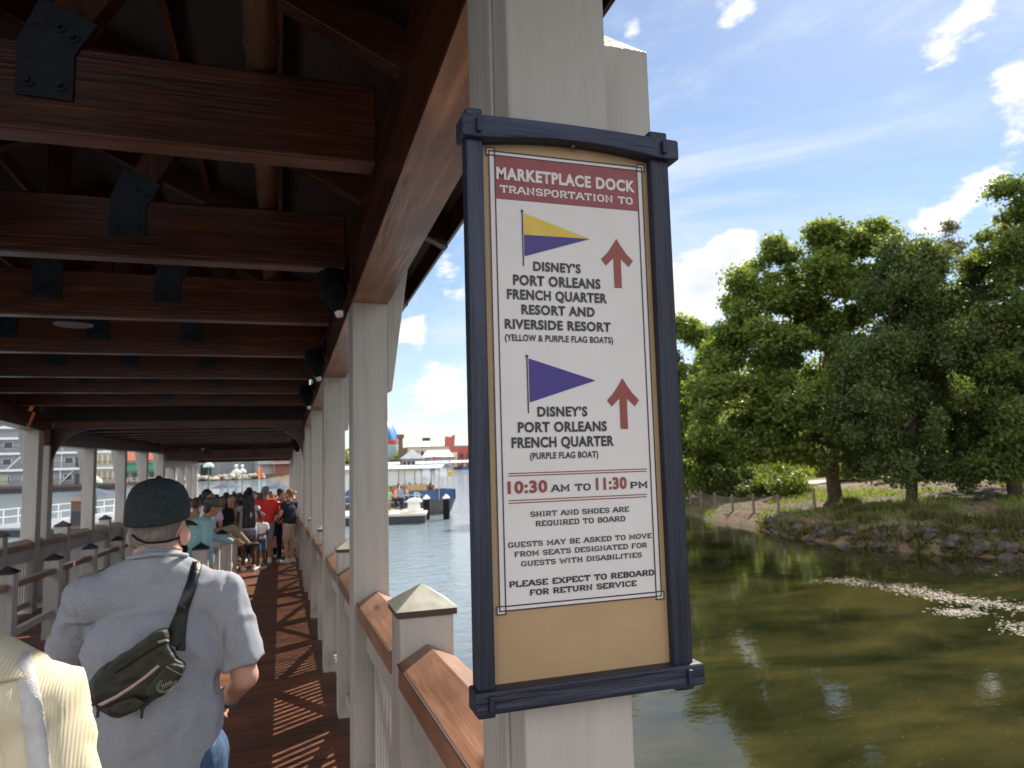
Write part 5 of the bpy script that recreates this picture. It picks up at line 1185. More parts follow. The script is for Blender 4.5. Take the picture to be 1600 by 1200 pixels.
# tethered balloon
def balloon_mat():
    m = bpy.data.materials.new('balloon envelope'); m.use_nodes = True; nt = m.node_tree; n = nt.nodes; L = nt.links; p = n['Principled BSDF']; p.inputs['Roughness'].default_value = .4
    tc = n.new('ShaderNodeTexCoord'); sp = n.new('ShaderNodeSeparateXYZ'); L.new(tc.outputs['Object'], sp.inputs[0])
    at = n.new('ShaderNodeMath'); at.operation = 'ARCTAN2'; L.new(sp.outputs['Y'], at.inputs[0]); L.new(sp.outputs['X'], at.inputs[1])
    mu = n.new('ShaderNodeMath'); mu.operation = 'MULTIPLY'; mu.inputs[1].default_value = 6; L.new(at.outputs[0], mu.inputs[0]); si = n.new('ShaderNodeMath'); si.operation = 'SINE'; L.new(mu.outputs[0], si.inputs[0])
    cr = n.new('ShaderNodeValToRGB'); cr.color_ramp.interpolation = 'CONSTANT'; e = cr.color_ramp.elements; e[0].position = 0; e[0].color = (.05, .16, .50, 1); e[1].position = .5; e[1].color = (.16, .36, .66, 1); L.new(si.outputs[0], cr.inputs[0])
    zr = n.new('ShaderNodeValToRGB'); zr.color_ramp.interpolation = 'CONSTANT'; z = zr.color_ramp.elements; z[0].position = 0; z[0].color = (.35, .55, .62, 1); z[1].position = .40; z[1].color = (.5, .07, .06, 1); q = z.new(.5); q.color = (0, 0, 0, 1)
    mr = n.new('ShaderNodeMapRange'); mr.inputs['From Min'].default_value = 0; mr.inputs['From Max'].default_value = 26; L.new(sp.outputs['Z'], mr.inputs['Value']); L.new(mr.outputs[0], zr.inputs[0])
    gt = n.new('ShaderNodeMath'); gt.operation = 'GREATER_THAN'; gt.inputs[1].default_value = .5; L.new(mr.outputs[0], gt.inputs[0])
    mx = n.new('ShaderNodeMix'); mx.data_type = 'RGBA'; L.new(gt.outputs[0], mx.inputs['Factor']); L.new(zr.outputs[0], mx.inputs['A']); L.new(cr.outputs[0], mx.inputs['B']); L.new(mx.outputs['Result'], p.inputs['Base Color'])
    return m
c = at_r(588, 420); zb = float(onD(588, 724, 405)[2]); BL = thing('balloon', 'big blue striped tethered balloon with red band, half hidden by the walkway post', 'balloon', (c[0], c[1], zb))
b = MB(); k_ = 26.0; prof = []
for t in np.linspace(0, 1, 22): prof.append((max(.6, 12.6*math.sin(math.pi*min(1, .06+.94*t))**.8), k_*(.5-.5*math.cos(math.pi*t))))
b.lathe((c[0], c[1], zb), prof, 36); b.build('envelope', balloon_mat(), BL, smooth=True)
b = MB(); b.tube([(c[0], c[1], WATER), (c[0], c[1], zb)], .25, 6); b.build('tether', M['railing_dark'], BL)
b = MB(); b.lathe((c[0], c[1], zb-3.2), [(2.2, 0), (2.2, 1.0)], 16); b.build('gondola', M['brown'], BL)

# ------------------------------------------------------------------ people
def cloth(name, c, c2=None, rough=.85, bump=.25, bs=120, ns=60, st=(1, 1, 1)):
    M[name] = mat(name, c, rough, c2 or tuple(x*1.2 for x in c), ns, st, bump, bs, spec=.2)
M['skin_fair'] = mat('fair skin', (.50, .27, .19), .5, (.57, .33, .25), 9, spec=.35); M['skin_tan'] = mat('tanned skin', (.36, .18, .11), .5, (.42, .22, .14), 9, spec=.35); M['skin_dark'] = mat('dark brown skin', (.10, .048, .03), .45, (.13, .065, .04), 9, spec=.4); M['skin_mid'] = mat('brown skin', (.21, .105, .065), .5, (.26, .14, .09), 9)
for nm, c in dict(hair_black=(.010, .009, .010), hair_brown=(.045, .025, .016), hair_red=(.17, .065, .028), hair_grey=(.11, .09, .078), hair_blond=(.32, .21, .10)).items(): M[nm] = mat(nm, c, .5, tuple(x*1.7+.004 for x in c), 40, (3, 3, .6), .5, 60)
for nm, c in dict(c_red=(.62, .045, .040), c_teal=(.24, .42, .44), c_lav=(.56, .50, .58), c_white=(.72, .70, .68), c_navy=(.018, .020, .032), c_greyblue=(.22, .25, .30), c_beige=(.42, .34, .27), c_denim=(.075, .12, .21), c_denim_pale=(.19, .25, .34), c_black=(.012, .012, .014), c_khaki=(.27, .21, .14), c_green=(.22, .50, .22), c_pink=(.55, .27, .26), c_blue=(.12, .2, .42), c_maroon=(.30, .03, .035), c_hat=(.10, .10, .09), c_cap=(.20, .20, .20)).items(): cloth(nm, c)
M['shoe'] = mat('white shoe', (.62, .60, .56), .6, (.7, .68, .65), 12); M['shoe_black'] = mat('black shoe', (.012, .012, .013), .6, (.02, .02, .02), 12)

def Rz(a): return Matrix.Rotation(a, 3, 'Z')
def person(label, foot, head_az, height, sk, shirt, bottom, hair, pose=None, group=None, vox=.013, bulk=1.0, sleeve=.45, legs='shorts', hairlen=0.0, hat=None, shoes='shoe', hairup=True, female=False, extra=None, strap=None, hem=None, neckw=1.0, headk=1.0, fingers=True, cat='person'):
    """foot: ground point; head_az: facing azimuth from +Y towards +X; local frame x right, y forward, z up"""
    s = height/1.75; rot = Rz(-head_az); base = Vector(foot)
    J = dict(hipL=(-.095, 0, .90), hipR=(.095, 0, .90), kneeL=(-.10, .02, .48), kneeR=(.10, .02, .48), ankL=(-.10, -.02, .09), ankR=(.10, -.02, .09), pel=(0, 0, .95), waist=(0, -.005, 1.08), chest=(0, 0, 1.27),
             shL=(-.185, -.01, 1.41), shR=(.185, -.01, 1.41), elL=(-.24, -.04, 1.13), elR=(.24, -.04, 1.13), wrL=(-.25, .08, .90), wrR=(.25, .08, .90), neck=(0, -.01, 1.47), head=(0, .015, 1.635), look=(0, 1, 0))
    if pose: J.update(pose)
    def T_(p): return base+rot @ (Vector(p)*s)
    Q = {k: T_(v) for k, v in J.items() if k != 'look'}
    lk = (rot @ Vector(J['look'])).normalized(); up = Vector((0, 0, 1)); rt = lk.cross(up).normalized(); hu = rt.cross(lk)
    HR = Matrix((rt, lk, hu)).transposed()
    side = rot @ Vector((1, 0, 0)); bk = bulk
    O = thing('person', label, cat, base, group)
    def hd(x, y, z): return Q['head']+HR @ (Vector((x, y, z))*s)
    # ---- body, one continuous skin
    b = MB()
    b.ell(Q['head'], (.073*s*headk, .092*s*headk, .108*s), HR); b.ell(hd(0, .03, -.055), (.054*s, .062*s, .06*s), HR, 12, 8)
    b.cone(hd(0, .088, .0), hd(0, .108, -.022), .010*s, .014*s, 1, None, 8)
    for q in (-1, 1): b.ell(hd(q*.076, -.005, -.01), (.012*s, .022*s, .033*s), HR, 8, 6)
    b.cone(Q['neck']-Vector((0, 0, .03*s)), hd(0, -.01, -.055), .060*s*neckw, .054*s*neckw, 1)
    b.cone(Q['pel'], Q['waist'], .145*s*bk, .13*s*bk, .72, side); b.cone(Q['waist'], Q['chest'], .13*s*bk, .16*s*bk, .66, side)
    b.cone(Q['shL'], Q['shR'], .06*s, .06*s, 1); b.cone(Q['chest'], Q['neck'], .115*s*bk, .05*s, .62, side)
    for d in 'LR': b.cone(Q['neck']-up*.02*s, Q['neck'].lerp(Q['sh'+d], .66), .044*s*neckw, .030*s)
    lb = .9+.1*bk if bk < 1.3 else 1.1
    for d in 'LR':
        b.cone(Q['hip'+d], Q['knee'+d], .082*s*bk, .056*s*lb); b.cone(Q['knee'+d], Q['ank'+d], .056*s*lb, .037*s)
        mid = Q['knee'+d].lerp(Q['ank'+d], .3); b.ell(mid-(rot @ Vector((0, .015*s, 0))), (.048*s*lb, .05*s*lb, .10*s), None, 10, 8)
        ft = rot @ Vector((0, 1, 0)); b.cone(Q['ank'+d]-up*.05*s-ft*.03*s, Q['ank'+d]-up*.06*s+ft*.15*s, .034*s, .03*s)
        sh, el, wr = Q['sh'+d], Q['el'+d], Q['wr'+d]; b.cone(sh, el, .050*s*lb, .041*s*lb); b.cone(el, wr, .042*s*lb, .027*s*lb)
        dr = (wr-el).normalized(); sx = side*(1 if d == 'R' else -1); pal = wr+dr*.045*s; nrm = dr.cross(sx).normalized(); wd = nrm.cross(dr).normalized()
        cr_ = J.get('palm'+d)
        ac = nrm if not cr_ else (rot @ Vector(cr_)).normalized(); ac = (ac-dr*ac.dot(dr)).normalized()
        b.cone(wr, wr+dr*.075*s, .030*s, .036*s, .5, ac)
        if fingers:
            inw = dr.cross(ac)*(1 if d == 'R' else -1)
            for k, L_ in enumerate((.070, .080, .074, .058)):
                r_ = wr+dr*.085*s+ac*(.027-.018*k)*s; m1 = r_+dr*L_*.5*s+inw*.006*s; b.cone(r_, m1, .0095*s, .009*s, 1, None, 8); b.cone(m1, m1+dr*L_*.42*s+inw*.02*s, .009*s, .0075*s, 1, None, 8)
            r_ = wr+dr*.03*s+ac*.03*s; b.cone(r_, r_+dr*.04*s+ac*.02*s, .012*s, .010*s, 1, None, 8); b.cone(r_+dr*.04*s+ac*.02*s, r_+dr*.07*s+ac*.022*s+inw*.012*s, .010*s, .008*s, 1, None, 8)
    body = put(b.remesh(vox*.8, 2), 'body', M[sk], O)
    for q in (-1, 1):
        b = MB(); b.ell(hd(q*.031, .083, .012), (.012*s, .008*s, .008*s), HR, 8, 6); b.build('eye', M['c_black'], O, smooth=True)
    b = MB(); b.ell(hd(0, .088, -.058), (.022*s, .008*s, .006*s), HR, 8, 6); b.build('mouth', M['c_maroon'], O, smooth=True)
    # ---- shirt
    b = MB(); t = .016*s
    b.cone(Q['pel'].lerp(Q['waist'], .1), Q['waist'], .152*s*bk+t, .142*s*bk+t, .74, side); b.cone(Q['waist'], Q['chest'], .142*s*bk+t, .158*s*bk+t, .70, side)
    b.cone(Q['shL'], Q['shR'], .062*s+t*.5, .062*s+t*.5, 1); b.cone(Q['chest'], Q['neck']-up*.03*s, .15*s*bk, .07*s, .72, side)
    for d in 'LR': b.cone(Q['neck']-up*.03*s, Q['neck'].lerp(Q['sh'+d], .75), .060*s*neckw, .048*s)
    if hem: b.cone(T_((0, 0, hem)), Q['pel']+up*.08*s, .150*s*bk+t, .150*s*bk+t, .78, side, 14, .12)
    for d in 'LR':
        if sleeve <= 0: continue
        sh, el, wr = Q['sh'+d], Q['el'+d], Q['wr'+d]
        if sleeve <= .6: b.cone(sh, sh.lerp(el, sleeve/.6), .062*s*lb+t*.3, .058*s*lb+t*.8, 1, None, 14, 1, .12)
        else: b.cone(sh, el, .062*s*lb, .053*s*lb+t*.3); b.cone(el, el.lerp(wr, .92), .053*s*lb+t*.2, .038*s*lb+t*.3)
    o3 = Vector(rng.normal(size=3)*10)
    def fold(co, nn): return np.array([.010*mnoise.noise(Vector((p[0]*7, p[1]*7, p[2]*4))+o3)+.004*mnoise.noise(Vector((p[0]*22, p[1]*22, p[2]*12))+o3) for p in co])
    put(b.remesh(vox, 3, fold), 'shirt', M[shirt], O)
    # ---- bottoms
    b = MB()
    b.cone(Q['pel']-up*.04*s, Q['pel']+up*.09*s, .150*s*bk, .140*s*bk, .80, side)
    fr = {'shorts': .72, 'short_shorts': .36, 'pants': 1.0, 'skirt': .5}[legs]
    for d in 'LR':
        h, k, a = Q['hip'+d], Q['knee'+d], Q['ank'+d]
        b.cone(h, h.lerp(k, min(1, fr)), .092*s*bk, (.085 if fr < 1 else .068)*s*lb)
        if fr >= 1: b.cone(k, a-up*.02*s, .068*s*lb, .052*s*lb)
    put(b.remesh(vox, 3, fold), {'shorts': 'shorts', 'short_shorts': 'shorts', 'pants': 'trousers', 'skirt': 'skirt'}[legs], M[bottom], O)
    ft = rot @ Vector((0, 1, 0))
    for d in 'LR':
        fdir = J.get('foot'+d); fd = (rot @ Vector(fdir)).normalized() if fdir else ft
        b = MB(); a = Q['ank'+d]; b.cone(a-up*.045*s-fd*.045*s, a-up*.055*s+fd*.16*s, .046*s, .040*s, .95); b.cone(a-up*.04*s-fd*.02*s, a+up*.02*s-fd*.01*s, .047*s, .044*s); put(b.remesh(vox*.8, 2), 'shoe', M[shoes], O)
    # ---- hair
    b = MB(); b.ell(hd(0, -.018, .028), (.082*s*headk, .092*s*headk, .098*s), HR)
    if hairlen > 0:
        for q in (-.06, 0, .06): b.cone(hd(q, -.06, .0), hd(q*1.6, -.15, -hairlen), .060*s, .055*s, .8)
    if hairup and hairlen == 0: b.ell(hd(0, -.050*headk, -.03), (.070*s*headk, .052*s, .06*s), HR)
    me = b.remesh(vox*.9, 2, lambda co, nn: np.array([.008*mnoise.noise(Vector((p[0]*30, p[1]*30, p[2]*14))) for p in co])); put(me, 'hair', M[hair], O)
    if hat:
        hm, kind = hat; b = MB(); b.ell(hd(0, -.008, .055), (.088*s, .105*s, .078*s), HR)
        if kind == 'cap': b.cone(hd(-.03, .10, .045), hd(.03, .10, .045), .055*s, .055*s, .25, HR @ Vector((0, 1, 0)))
        else: b.lathe_ = None; b.ell(hd(0, 0, .03), (.15*s, .165*s, .014*s), HR)
        put(b.remesh(vox*.8, 1), 'hat', M[hm], O)
    if strap:
        a0, a1 = strap; pts = []
        for t_ in np.linspace(0, 1, 14):
            c = Q['shR' if a0 > 0 else 'shL'].lerp(Q['shL' if a0 > 0 else 'shR'], .22)*(1-t_)+(Q['pel']+side*(-.15 if a0 > 0 else .15)*s*bk+up*.05*s)*t_
            pts.append(c-ft*(.115*s*bk+.02)*math.sin(math.pi*(.12+.76*t_))**.6+up*.02*s*(1-t_))
        b = MB()
        vs = []
        for p in pts: vs += [p-side*.018*s-up*.012*s, p+side*.018*s+up*.012*s, p+side*.018*s+up*.012*s-ft*.006, p-side*.018*s-up*.012*s-ft*.006]
        fs = []
        for i in range(len(pts)-1): fs += [(4*i+k, 4*i+4+k, 4*i+4+(k+1) % 4, 4*i+(k+1) % 4) for k in range(4)]
        b.add(vs, fs); b.build('strap', M[a1], O)
    if extra: extra(O, Q, hd, s, rot)
    return O, Q
def fl(px, py): # foot point on the sloping boardwalk under a picture point
    d = ray(px, py); t = (-H)/(d[2]+SLOPE*d[1]); p = CAM+d*t; return Vector(p)
def standing_at(px, y): # boardwalk point under picture column px at distance y along the walk
    p = onY(px, 800, y); return Vector((p[0], y, zf(y)))
NEAR = 'people waiting in the queue'
# woman with very long black hair
def bag_side(O, Q, hd, s, rot):
    c = Q['hipR']+rot @ Vector((.15, -.02, .02)); b = MB(); b.ell(c, (.05, .11, .09)); put(b.remesh(.014, 2), 'handbag', M['c_black'], O)
person('woman with waist length black hair, pale lavender top and denim shorts', fl(387, 893), R(8), 1.70, 'skin_dark', 'c_lav', 'c_denim_pale', 'hair_black', dict(elR=(.27, .03, 1.20), wrR=(.16, .20, 1.38), elL=(-.24, .02, 1.13), wrL=(-.14, .22, 1.05), kneeR=(.12, .02, .48), ankR=(.14, -.04, .09), look=(-.3, 1, 0)), NEAR, .013, 1.18, .12, 'short_shorts', .62)
# child with headband
def band(O, Q, hd, s, rot):
    b = MB()
    for k in range(9):
        a = R(-80+20*k); b.ell(hd(.095*math.sin(a), -.0+.02*math.cos(a), .05+.085*math.cos(a)), .024*s, None, 8, 6)
    b.build('headband', M['c_pink'], O, smooth=True)
person('small child in a white shirt and denim shorts with a flowered headband', fl(408, 889), R(205), 1.26, 'skin_dark', 'c_white', 'c_denim', 'hair_black', dict(shL=(-.15, -.01, 1.36), shR=(.15, -.01, 1.36), neck=(0, -.01, 1.43), head=(0, .015, 1.60), elR=(.21, -.03, 1.10), wrR=(.06, .17, 1.02), elL=(-.21, -.03, 1.10), wrL=(-.06, .18, 1.06)), NEAR, .010, .80, .35, 'shorts', extra=band)
# man in red shirt
person('broad man in a bright red shirt and grey cap seen from behind', fl(414, 881), R(-6), 1.84, 'skin_tan', 'c_red', 'c_greyblue', 'hair_grey', dict(elR=(.30, .02, 1.14), wrR=(.30, .20, .92), elL=(-.28, .04, 1.14), wrL=(-.16, .22, 1.0)), NEAR, .014, 1.30, .5, 'shorts', 0, ('c_cap', 'cap'))
person('red haired woman in a navy and grey top with beige shorts by the right railing', fl(452, 880), R(-50), 1.76, 'skin_fair', 'c_navy', 'c_beige', 'hair_red', dict(elR=(.24, .08, 1.15), wrR=(.10, .26, 1.02), elL=(-.24, .08, 1.15), wrL=(-.08, .28, 1.04)), NEAR, .013, 1.08, .3, 'shorts')
person('person in a dark red top beyond the red haired woman', standing_at(443, 18.6), R(200), 1.72, 'skin_fair', 'c_maroon', 'c_navy', 'hair_brown', None, NEAR, .016, 1.0, .5, 'pants')
person('person in a grey top with blond hair beyond the red haired woman', standing_at(461, 20.4), R(-20), 1.70, 'skin_fair', 'c_greyblue', 'c_beige', 'hair_blond', None, NEAR, .016, 1.0, .3, 'shorts', .1)
# man in teal leaning on the queue barrier
b_teal = standing_at(308, 9.9)
person('person in a pale teal top and dark sun hat leaning over the queue barrier', Vector((b_teal.x-.12, 9.9, zf(9.9))), R(62), 1.74, 'skin_tan', 'c_teal', 'c_black', 'hair_black',
       dict(waist=(0, .05, 1.07), chest=(.02, .14, 1.24), shL=(-.17, .20, 1.36), shR=(.19, .20, 1.36), neck=(0, .23, 1.43), head=(.02, .31, 1.555), elL=(-.20, .40, 1.16), wrL=(-.06, .62, 1.08), elR=(.26, .16, 1.10), wrR=(.24, .22, .86), look=(.15, 1, -.18)), NEAR, .011, 1.12, .95, 'pants', 0, ('c_hat', 'sun'), 'shoe_black', strap=(-1, 'c_black'))
# seated person with khaki trousers, one leg over the rail
b_k = Vector((-.92-.32, 11.6, zf(11.6)))
person('person in khaki trousers perched on the queue barrier, one leg swung over', standing_at(323, 13.3)+Vector((0, 0, .10)), R(80), 1.70, 'skin_tan', 'c_white', 'c_khaki', 'hair_black',
       dict(kneeR=(.14, .42, 1.06), ankR=(.16, .66, .80), kneeL=(-.12, .20, .60), ankL=(-.12, .16, .16), hipL=(-.095, 0, .95), hipR=(.095, 0, .95), pel=(0, -.02, 1.0)), NEAR, .012, 1.0, .5, 'pants', 0, None, 'shoe_black')
# the crowd further along, mostly heads and shoulders
crowd = [(306, 14.2, 1.66, 20, 'skin_tan', 'c_khaki', 'hair_brown', 'person in a tan top behind the sun hat, leftmost head of the crowd', None),
         (324, 15.6, 1.76, -10, 'skin_fair', 'c_lav', 'hair_black', 'person in a pale lilac top just behind the sun hat', ('c_navy', 'cap')),
         (347, 16.6, 1.66, 170, 'skin_mid', 'c_black', 'hair_black', 'person in black facing the camera, left of the long black hair', None),
         (361, 17.6, 1.68, 160, 'skin_fair', 'c_khaki', 'hair_brown', 'person in a tan top facing the camera just left of the long black hair', None),
         (389, 19.0, 1.84, 15, 'skin_mid', 'c_navy', 'hair_black', 'tall dark haired person between the long black hair and the red shirt', None),
         (397, 20.5, 1.74, 190, 'skin_fair', 'c_white', 'hair_brown', 'person in white mostly hidden by the red shirt', None),
         (424, 20.0, 1.72, 175, 'skin_tan', 'c_white', 'hair_black', 'dark haired person in white just right of the red shirt', None),
         (437, 21.5, 1.78, 30, 'skin_tan', 'c_black', 'hair_black', 'person in black with a cap beyond the stroller', ('c_black', 'cap')),
         (338, 20.5, 1.70, 10, 'skin_fair', 'c_blue', 'hair_brown', 'person in a blue top far down the queue left of the black clothed one', None),
         (374, 22.5, 1.72, 0, 'skin_fair', 'c_greyblue', 'hair_brown', 'person in a grey blue top far behind the long haired woman', None),
         (445, 23.5, 1.76, 5, 'skin_tan', 'c_greyblue', 'hair_black', 'person in grey at the far end beside the right posts', ('c_cap', 'cap')),
         (315, 17.0, 1.72, 30, 'skin_mid', 'c_white', 'hair_black', 'person in white behind the person in a pale lilac top', None),
         (353, 19.4, 1.74, 5, 'skin_tan', 'c_red', 'hair_black', 'person in a red top far down the queue, left of the long black hair', None),
         (381, 19.6, 1.62, 25, 'skin_fair', 'c_pink', 'hair_blond', 'blond person in pink half hidden by the long black hair', None),
         (403, 21.2, 1.70, -20, 'skin_fair', 'c_khaki', 'hair_brown', 'person in tan beside the left shoulder of the red shirt', None),
         (428, 21.0, 1.66, 200, 'skin_tan', 'c_teal', 'hair_black', 'person in teal beyond the stroller, facing the camera', None),
         (366, 25.0, 1.78, 10, 'skin_tan', 'c_black', 'hair_black', 'person in black near the far end of the walkway', None),
         (331, 24.0, 1.72, 190, 'skin_fair', 'c_white', 'hair_grey', 'grey haired person in white near the far end of the walkway', None),
         (412, 24.5, 1.80, 0, 'skin_tan', 'c_navy', 'hair_brown', 'person in navy far behind the red shirted man', ('c_cap', 'cap')),
         (296, 17.5, 1.64, 200, 'skin_fair', 'c_black', 'hair_brown', 'person in a black top hidden behind the dark blue cap', None)]
for px, y, h, fa, sk, shc, hr, lab, ht in crowd:
    person(lab, standing_at(px, y), R(fa), h, sk, shc, 'c_navy', hr, None, NEAR, .018, 1.02+.1*rng.random(), .5, 'pants', .0 if rng.random() < .6 else .16, ht, 'shoe', fingers=False)
# stroller
p = fl(432, 874); ST = thing('stroller', 'black folding stroller between the red shirted man and the red haired woman', 'stroller', p); z = p.z
b = MB(); b.tube([p+Vector((-.22, .25, .12)), p+Vector((-.22, -.2, .62)), p+Vector((-.22, -.42, 1.02)), p+Vector((.22, -.42, 1.02)), p+Vector((.22, -.2, .62)), p+Vector((.22, .25, .12))], .016, 8); b.tube([p+Vector((-.22, -.3, .12)), p+Vector((-.22, .1, .55))], .014, 8); b.tube([p+Vector((.22, -.3, .12)), p+Vector((.22, .1, .55))], .014, 8); b.build('frame', M['black'], ST)
b = MB(); b.bar(p+Vector((0, .2, .42)), p+Vector((0, -.12, .36)), .40, .06); b.bar(p+Vector((0, -.13, .38)), p+Vector((0, -.30, .86)), .40, .05, (0, 1, 0)); b.build('seat', M['c_black'], ST, bevel=.015)
b = MB()
vs = []; fs = []
for i in range(7):
    a = R(10+20*i)
    for x in (-.23, -.12, 0, .12, .23): vs.append(p+Vector((x, -.10-.26*math.cos(a), .74+.30*math.sin(a)+.03*(1-(x/.23)**2))))
fs = [(i*5+k, i*5+k+1, i*5+6+k, i*5+5+k) for i in range(6) for k in range(4)]; b.add(vs, fs); b.build('hood', M['c_black'], ST, smooth=True)
for x in (-.24, .24):
    for y in (-.30, .30):
        b = MB(); c = p+Vector((x, y, .10)); b.tube([c-Vector((.02, 0, 0)), c+Vector((.02, 0, 0))], .10, 16); wh = b.build('wheel', M['black'], ST); b = MB(); b.tube([c-Vector((.024, 0, 0)), c+Vector((.024, 0, 0))], .055, 12); r_ = b.build('hub', M['wh_pale'], ST); r_.parent = wh
b = MB(); b.bar(p+Vector((0, -.40, .62)), p+Vector((0, -.40, .34)), .30, .10, (0, 1, 0)); tag(b.build('shopping_bag', M['c_pink'], None, base=tuple(p+Vector((0, -.4, .34))), bevel=.02), 'pale pink bag hanging from the stroller handle', 'bag')
# ferry people
P, L_ = FERRY
FG = 'passengers at the ferry landing'
def stage(px, D): c = onD(px, 788, D); return Vector((c[0], c[1], WATER+.72))
person('person in a light green top standing on the landing stage', stage(607, 51.5), R(200), 1.70, 'skin_fair', 'c_green', 'c_khaki', 'hair_brown', None, FG, .022, 1.05, .4, 'pants', fingers=False)
person('person in a pale blue shirt and navy trousers on the landing stage', stage(627, 52), R(60), 1.82, 'skin_fair', 'c_denim_pale', 'c_navy', 'hair_black', None, FG, .022, 1.1, .5, 'pants', fingers=False)
person('person in pink waiting left of the light green top', stage(600, 52.6), R(20), 1.66, 'skin_fair', 'c_pink', 'c_navy', 'hair_brown', None, FG, .022, 1.0, .4, 'pants', fingers=False)
person('person in a pink top stooping beside the pale blue shirt', stage(618, 53.2), R(90), 1.70, 'skin_fair', 'c_pink', 'c_black', 'hair_red', None, FG, .022, 1.0, .4, 'pants', fingers=False)
sit = dict(kneeL=(-.10, .42, .86), kneeR=(.10, .42, .86), ankL=(-.10, .42, .45), ankR=(.10, .42, .45))
for px, D, shc, hr, fa, lab in ((593, 51.2, 'c_white', 'hair_black', 90, 'person in white on the landing stage, nearest the thick walkway post'), (612, 54.2, 'c_maroon', 'hair_brown', 60, 'person in dark red boarding behind the light green top'), (636, 54.4, 'c_beige', 'hair_grey', 100, 'person in beige boarding right of the pale blue shirt'), (622, 54.8, 'c_khaki', 'hair_black', 40, 'person in tan boarding behind the pale blue shirt')):
    person(lab, stage(px, D), R(fa), 1.72, 'skin_tan', shc, 'c_navy', hr, None, FG, .022, 1.05, .5, 'pants', fingers=False)
for x, shc, hr, lab in ((.50, 'c_white', 'hair_brown', 'seated ferry passenger in white at the stern end'), (.70, 'c_maroon', 'hair_brown', 'seated ferry passenger in dark red between the two in brown'), (.555, 'c_black', 'hair_black', 'seated ferry passenger in black, leftmost under the canopy'), (.60, 'c_beige', 'hair_brown', 'seated ferry passenger in beige beside the one in black'), (.65, 'c_khaki', 'hair_red', 'seated ferry passenger in brown behind the tan panel'), (.78, 'hair_brown', 'hair_black', 'seated ferry passenger in brown, alone near the bow')):
    q = Vector(P(L_*x, 2.0, 1.2))-Vector((0, 0, .42)); person(lab, q, R(-60), 1.72, 'skin_tan', shc, 'c_navy', hr, sit, FG, .022, 1.1, .5, 'pants', fingers=False)

# ------------------------------------------------------------------ the two people close to the camera
from mathutils.bvhtree import BVHTree
def bvh_of(o):
    off = Vector(o['_o']); me = o.data
    return BVHTree.FromPolygons([v.co+off for v in me.vertices], [tuple(p.vertices) for p in me.polygons])
def cast(bv, px, py, lift=0.0, ymin=None):
    d = Vector(ray(px, py)).normalized(); h = bv.ray_cast(Vector(CAM), d)
    if h[0] is None: return None
    return h[0]+h[1]*lift if lift else h[0]
def heather():
    m = mat('heather grey jersey', (.265, .29, .345), .92, (.41, .43, .48), 420, (1, 1, 1), .35, 700, spec=.15, detail=3, lo=.38, hi=.66); return m
M['heather'] = heather()
M['jeans'] = mat('blue jeans', (.045, .085, .17), .85, (.09, .15, .26), 160, (1, 1, .35), .4, 500, spec=.2)
M['cap_cloth'] = mat('dark blue grey cap cloth', (.018, .026, .032), .8, (.034, .045, .052), 90, (1, 1, 1), .35, 500, spec=.25)
M['bag'] = mat('olive black nylon', (.014, .016, .009), .5, (.028, .029, .016), 18, (1, 1, 1), .25, 900, spec=.5)
M['leather'] = mat('black glossy strap', (.010, .012, .015), .28, (.02, .022, .026), 40, (1, 1, 1), .3, 200)
M['zip'] = mat('pale pink zip tape', (.48, .33, .36), .6, (.55, .4, .43), 60)
M['emblem'] = mat('grey woven emblem', (.26, .28, .24), .7, (.32, .34, .3), 60)
M['silver'] = mat('silver beads', (.5, .48, .44), .25, metal=.9)
GX, GY = -.378, 2.60; G0 = Vector((GX, GY, zf(GY)))
def gl_(px, py, D): p = onD(px, py, D); return ((p[0]-GX)/1.02, (p[1]-GY)/1.02, (p[2]-G0.z)/1.02)
pose = dict(shL=(-.195, -.015, 1.395), shR=(.195, -.015, 1.375), elR=gl_(383, 1056, 2.33), wrR=gl_(356, 1092, 2.56), elL=gl_(103, 1050, 2.42), wrL=gl_(118, 1108, 2.44), neck=(.0, -.005, 1.490), head=gl_(249, 821, 2.40), look=(.30, 1, -.02), chest=(0, 0, 1.24),
            hipL=(-.11, 0, .88), hipR=(.11, 0, .88), kneeL=(-.12, .05, .48), ankL=(-.12, -.03, .09), kneeR=(.12, .0, .48), ankR=(.12, -.12, .10), palmR=(.2, .6, .7))
print('pose', {k: tuple(round(x, 2) for x in v) for k, v in pose.items()})
def folds_near(co, nn):
    out = np.empty(len(co))
    for i, p in enumerate(co):
        x, z = p[0]-GX, p[2]
        a = .0045*mnoise.noise(Vector((x*9+z*3.0, p[1]*6, z*5.0-x*3)))
        # pulls that run from the strap shoulder to the waist, and slack over the belt
        u = x*.86+(z-1.2)*.5; a += .0085*(1-2*abs(math.sin(u*26+2.5*mnoise.noise(Vector((x*4, 0, z*4))))))*max(0, mnoise.noise(Vector((x*3.1, 2, z*2.7)))+.18)*(1.0 if x > .02 else .55)
        w_ = max(0, 1-abs(z-.98)/.22); a += w_*.011*mnoise.noise(Vector((x*7, p[1]*7, z*17)))
        a += .0015*mnoise.noise(Vector((x*38, p[1]*30, z*30)))
        # seam of the set-in sleeves
        sx = abs(x)-.205-.02*(z-1.2); a -= .004*math.exp(-(sx/.006)**2)*(1.06 < z < 1.42)
        r1 = 1-abs(mnoise.noise(Vector((x*5+z*6, p[1]*4, z*5-x*4)))*2.2); a += .022*max(0, r1-.66)*min(1, max(.15, abs(x)*4))
        v = x*.35-z*.94; a += .007*(1-2*abs(math.sin(v*30+3*mnoise.noise(Vector((x*5, 7, z*3))))))*max(0, min(1, (x-.02)*9))*max(0, 1-abs(z-1.0)/.2)*max(0, .5+mnoise.noise(Vector((x*6, 3, z*9))))
        out[i] = a+.003
    return out
_fold_save = None
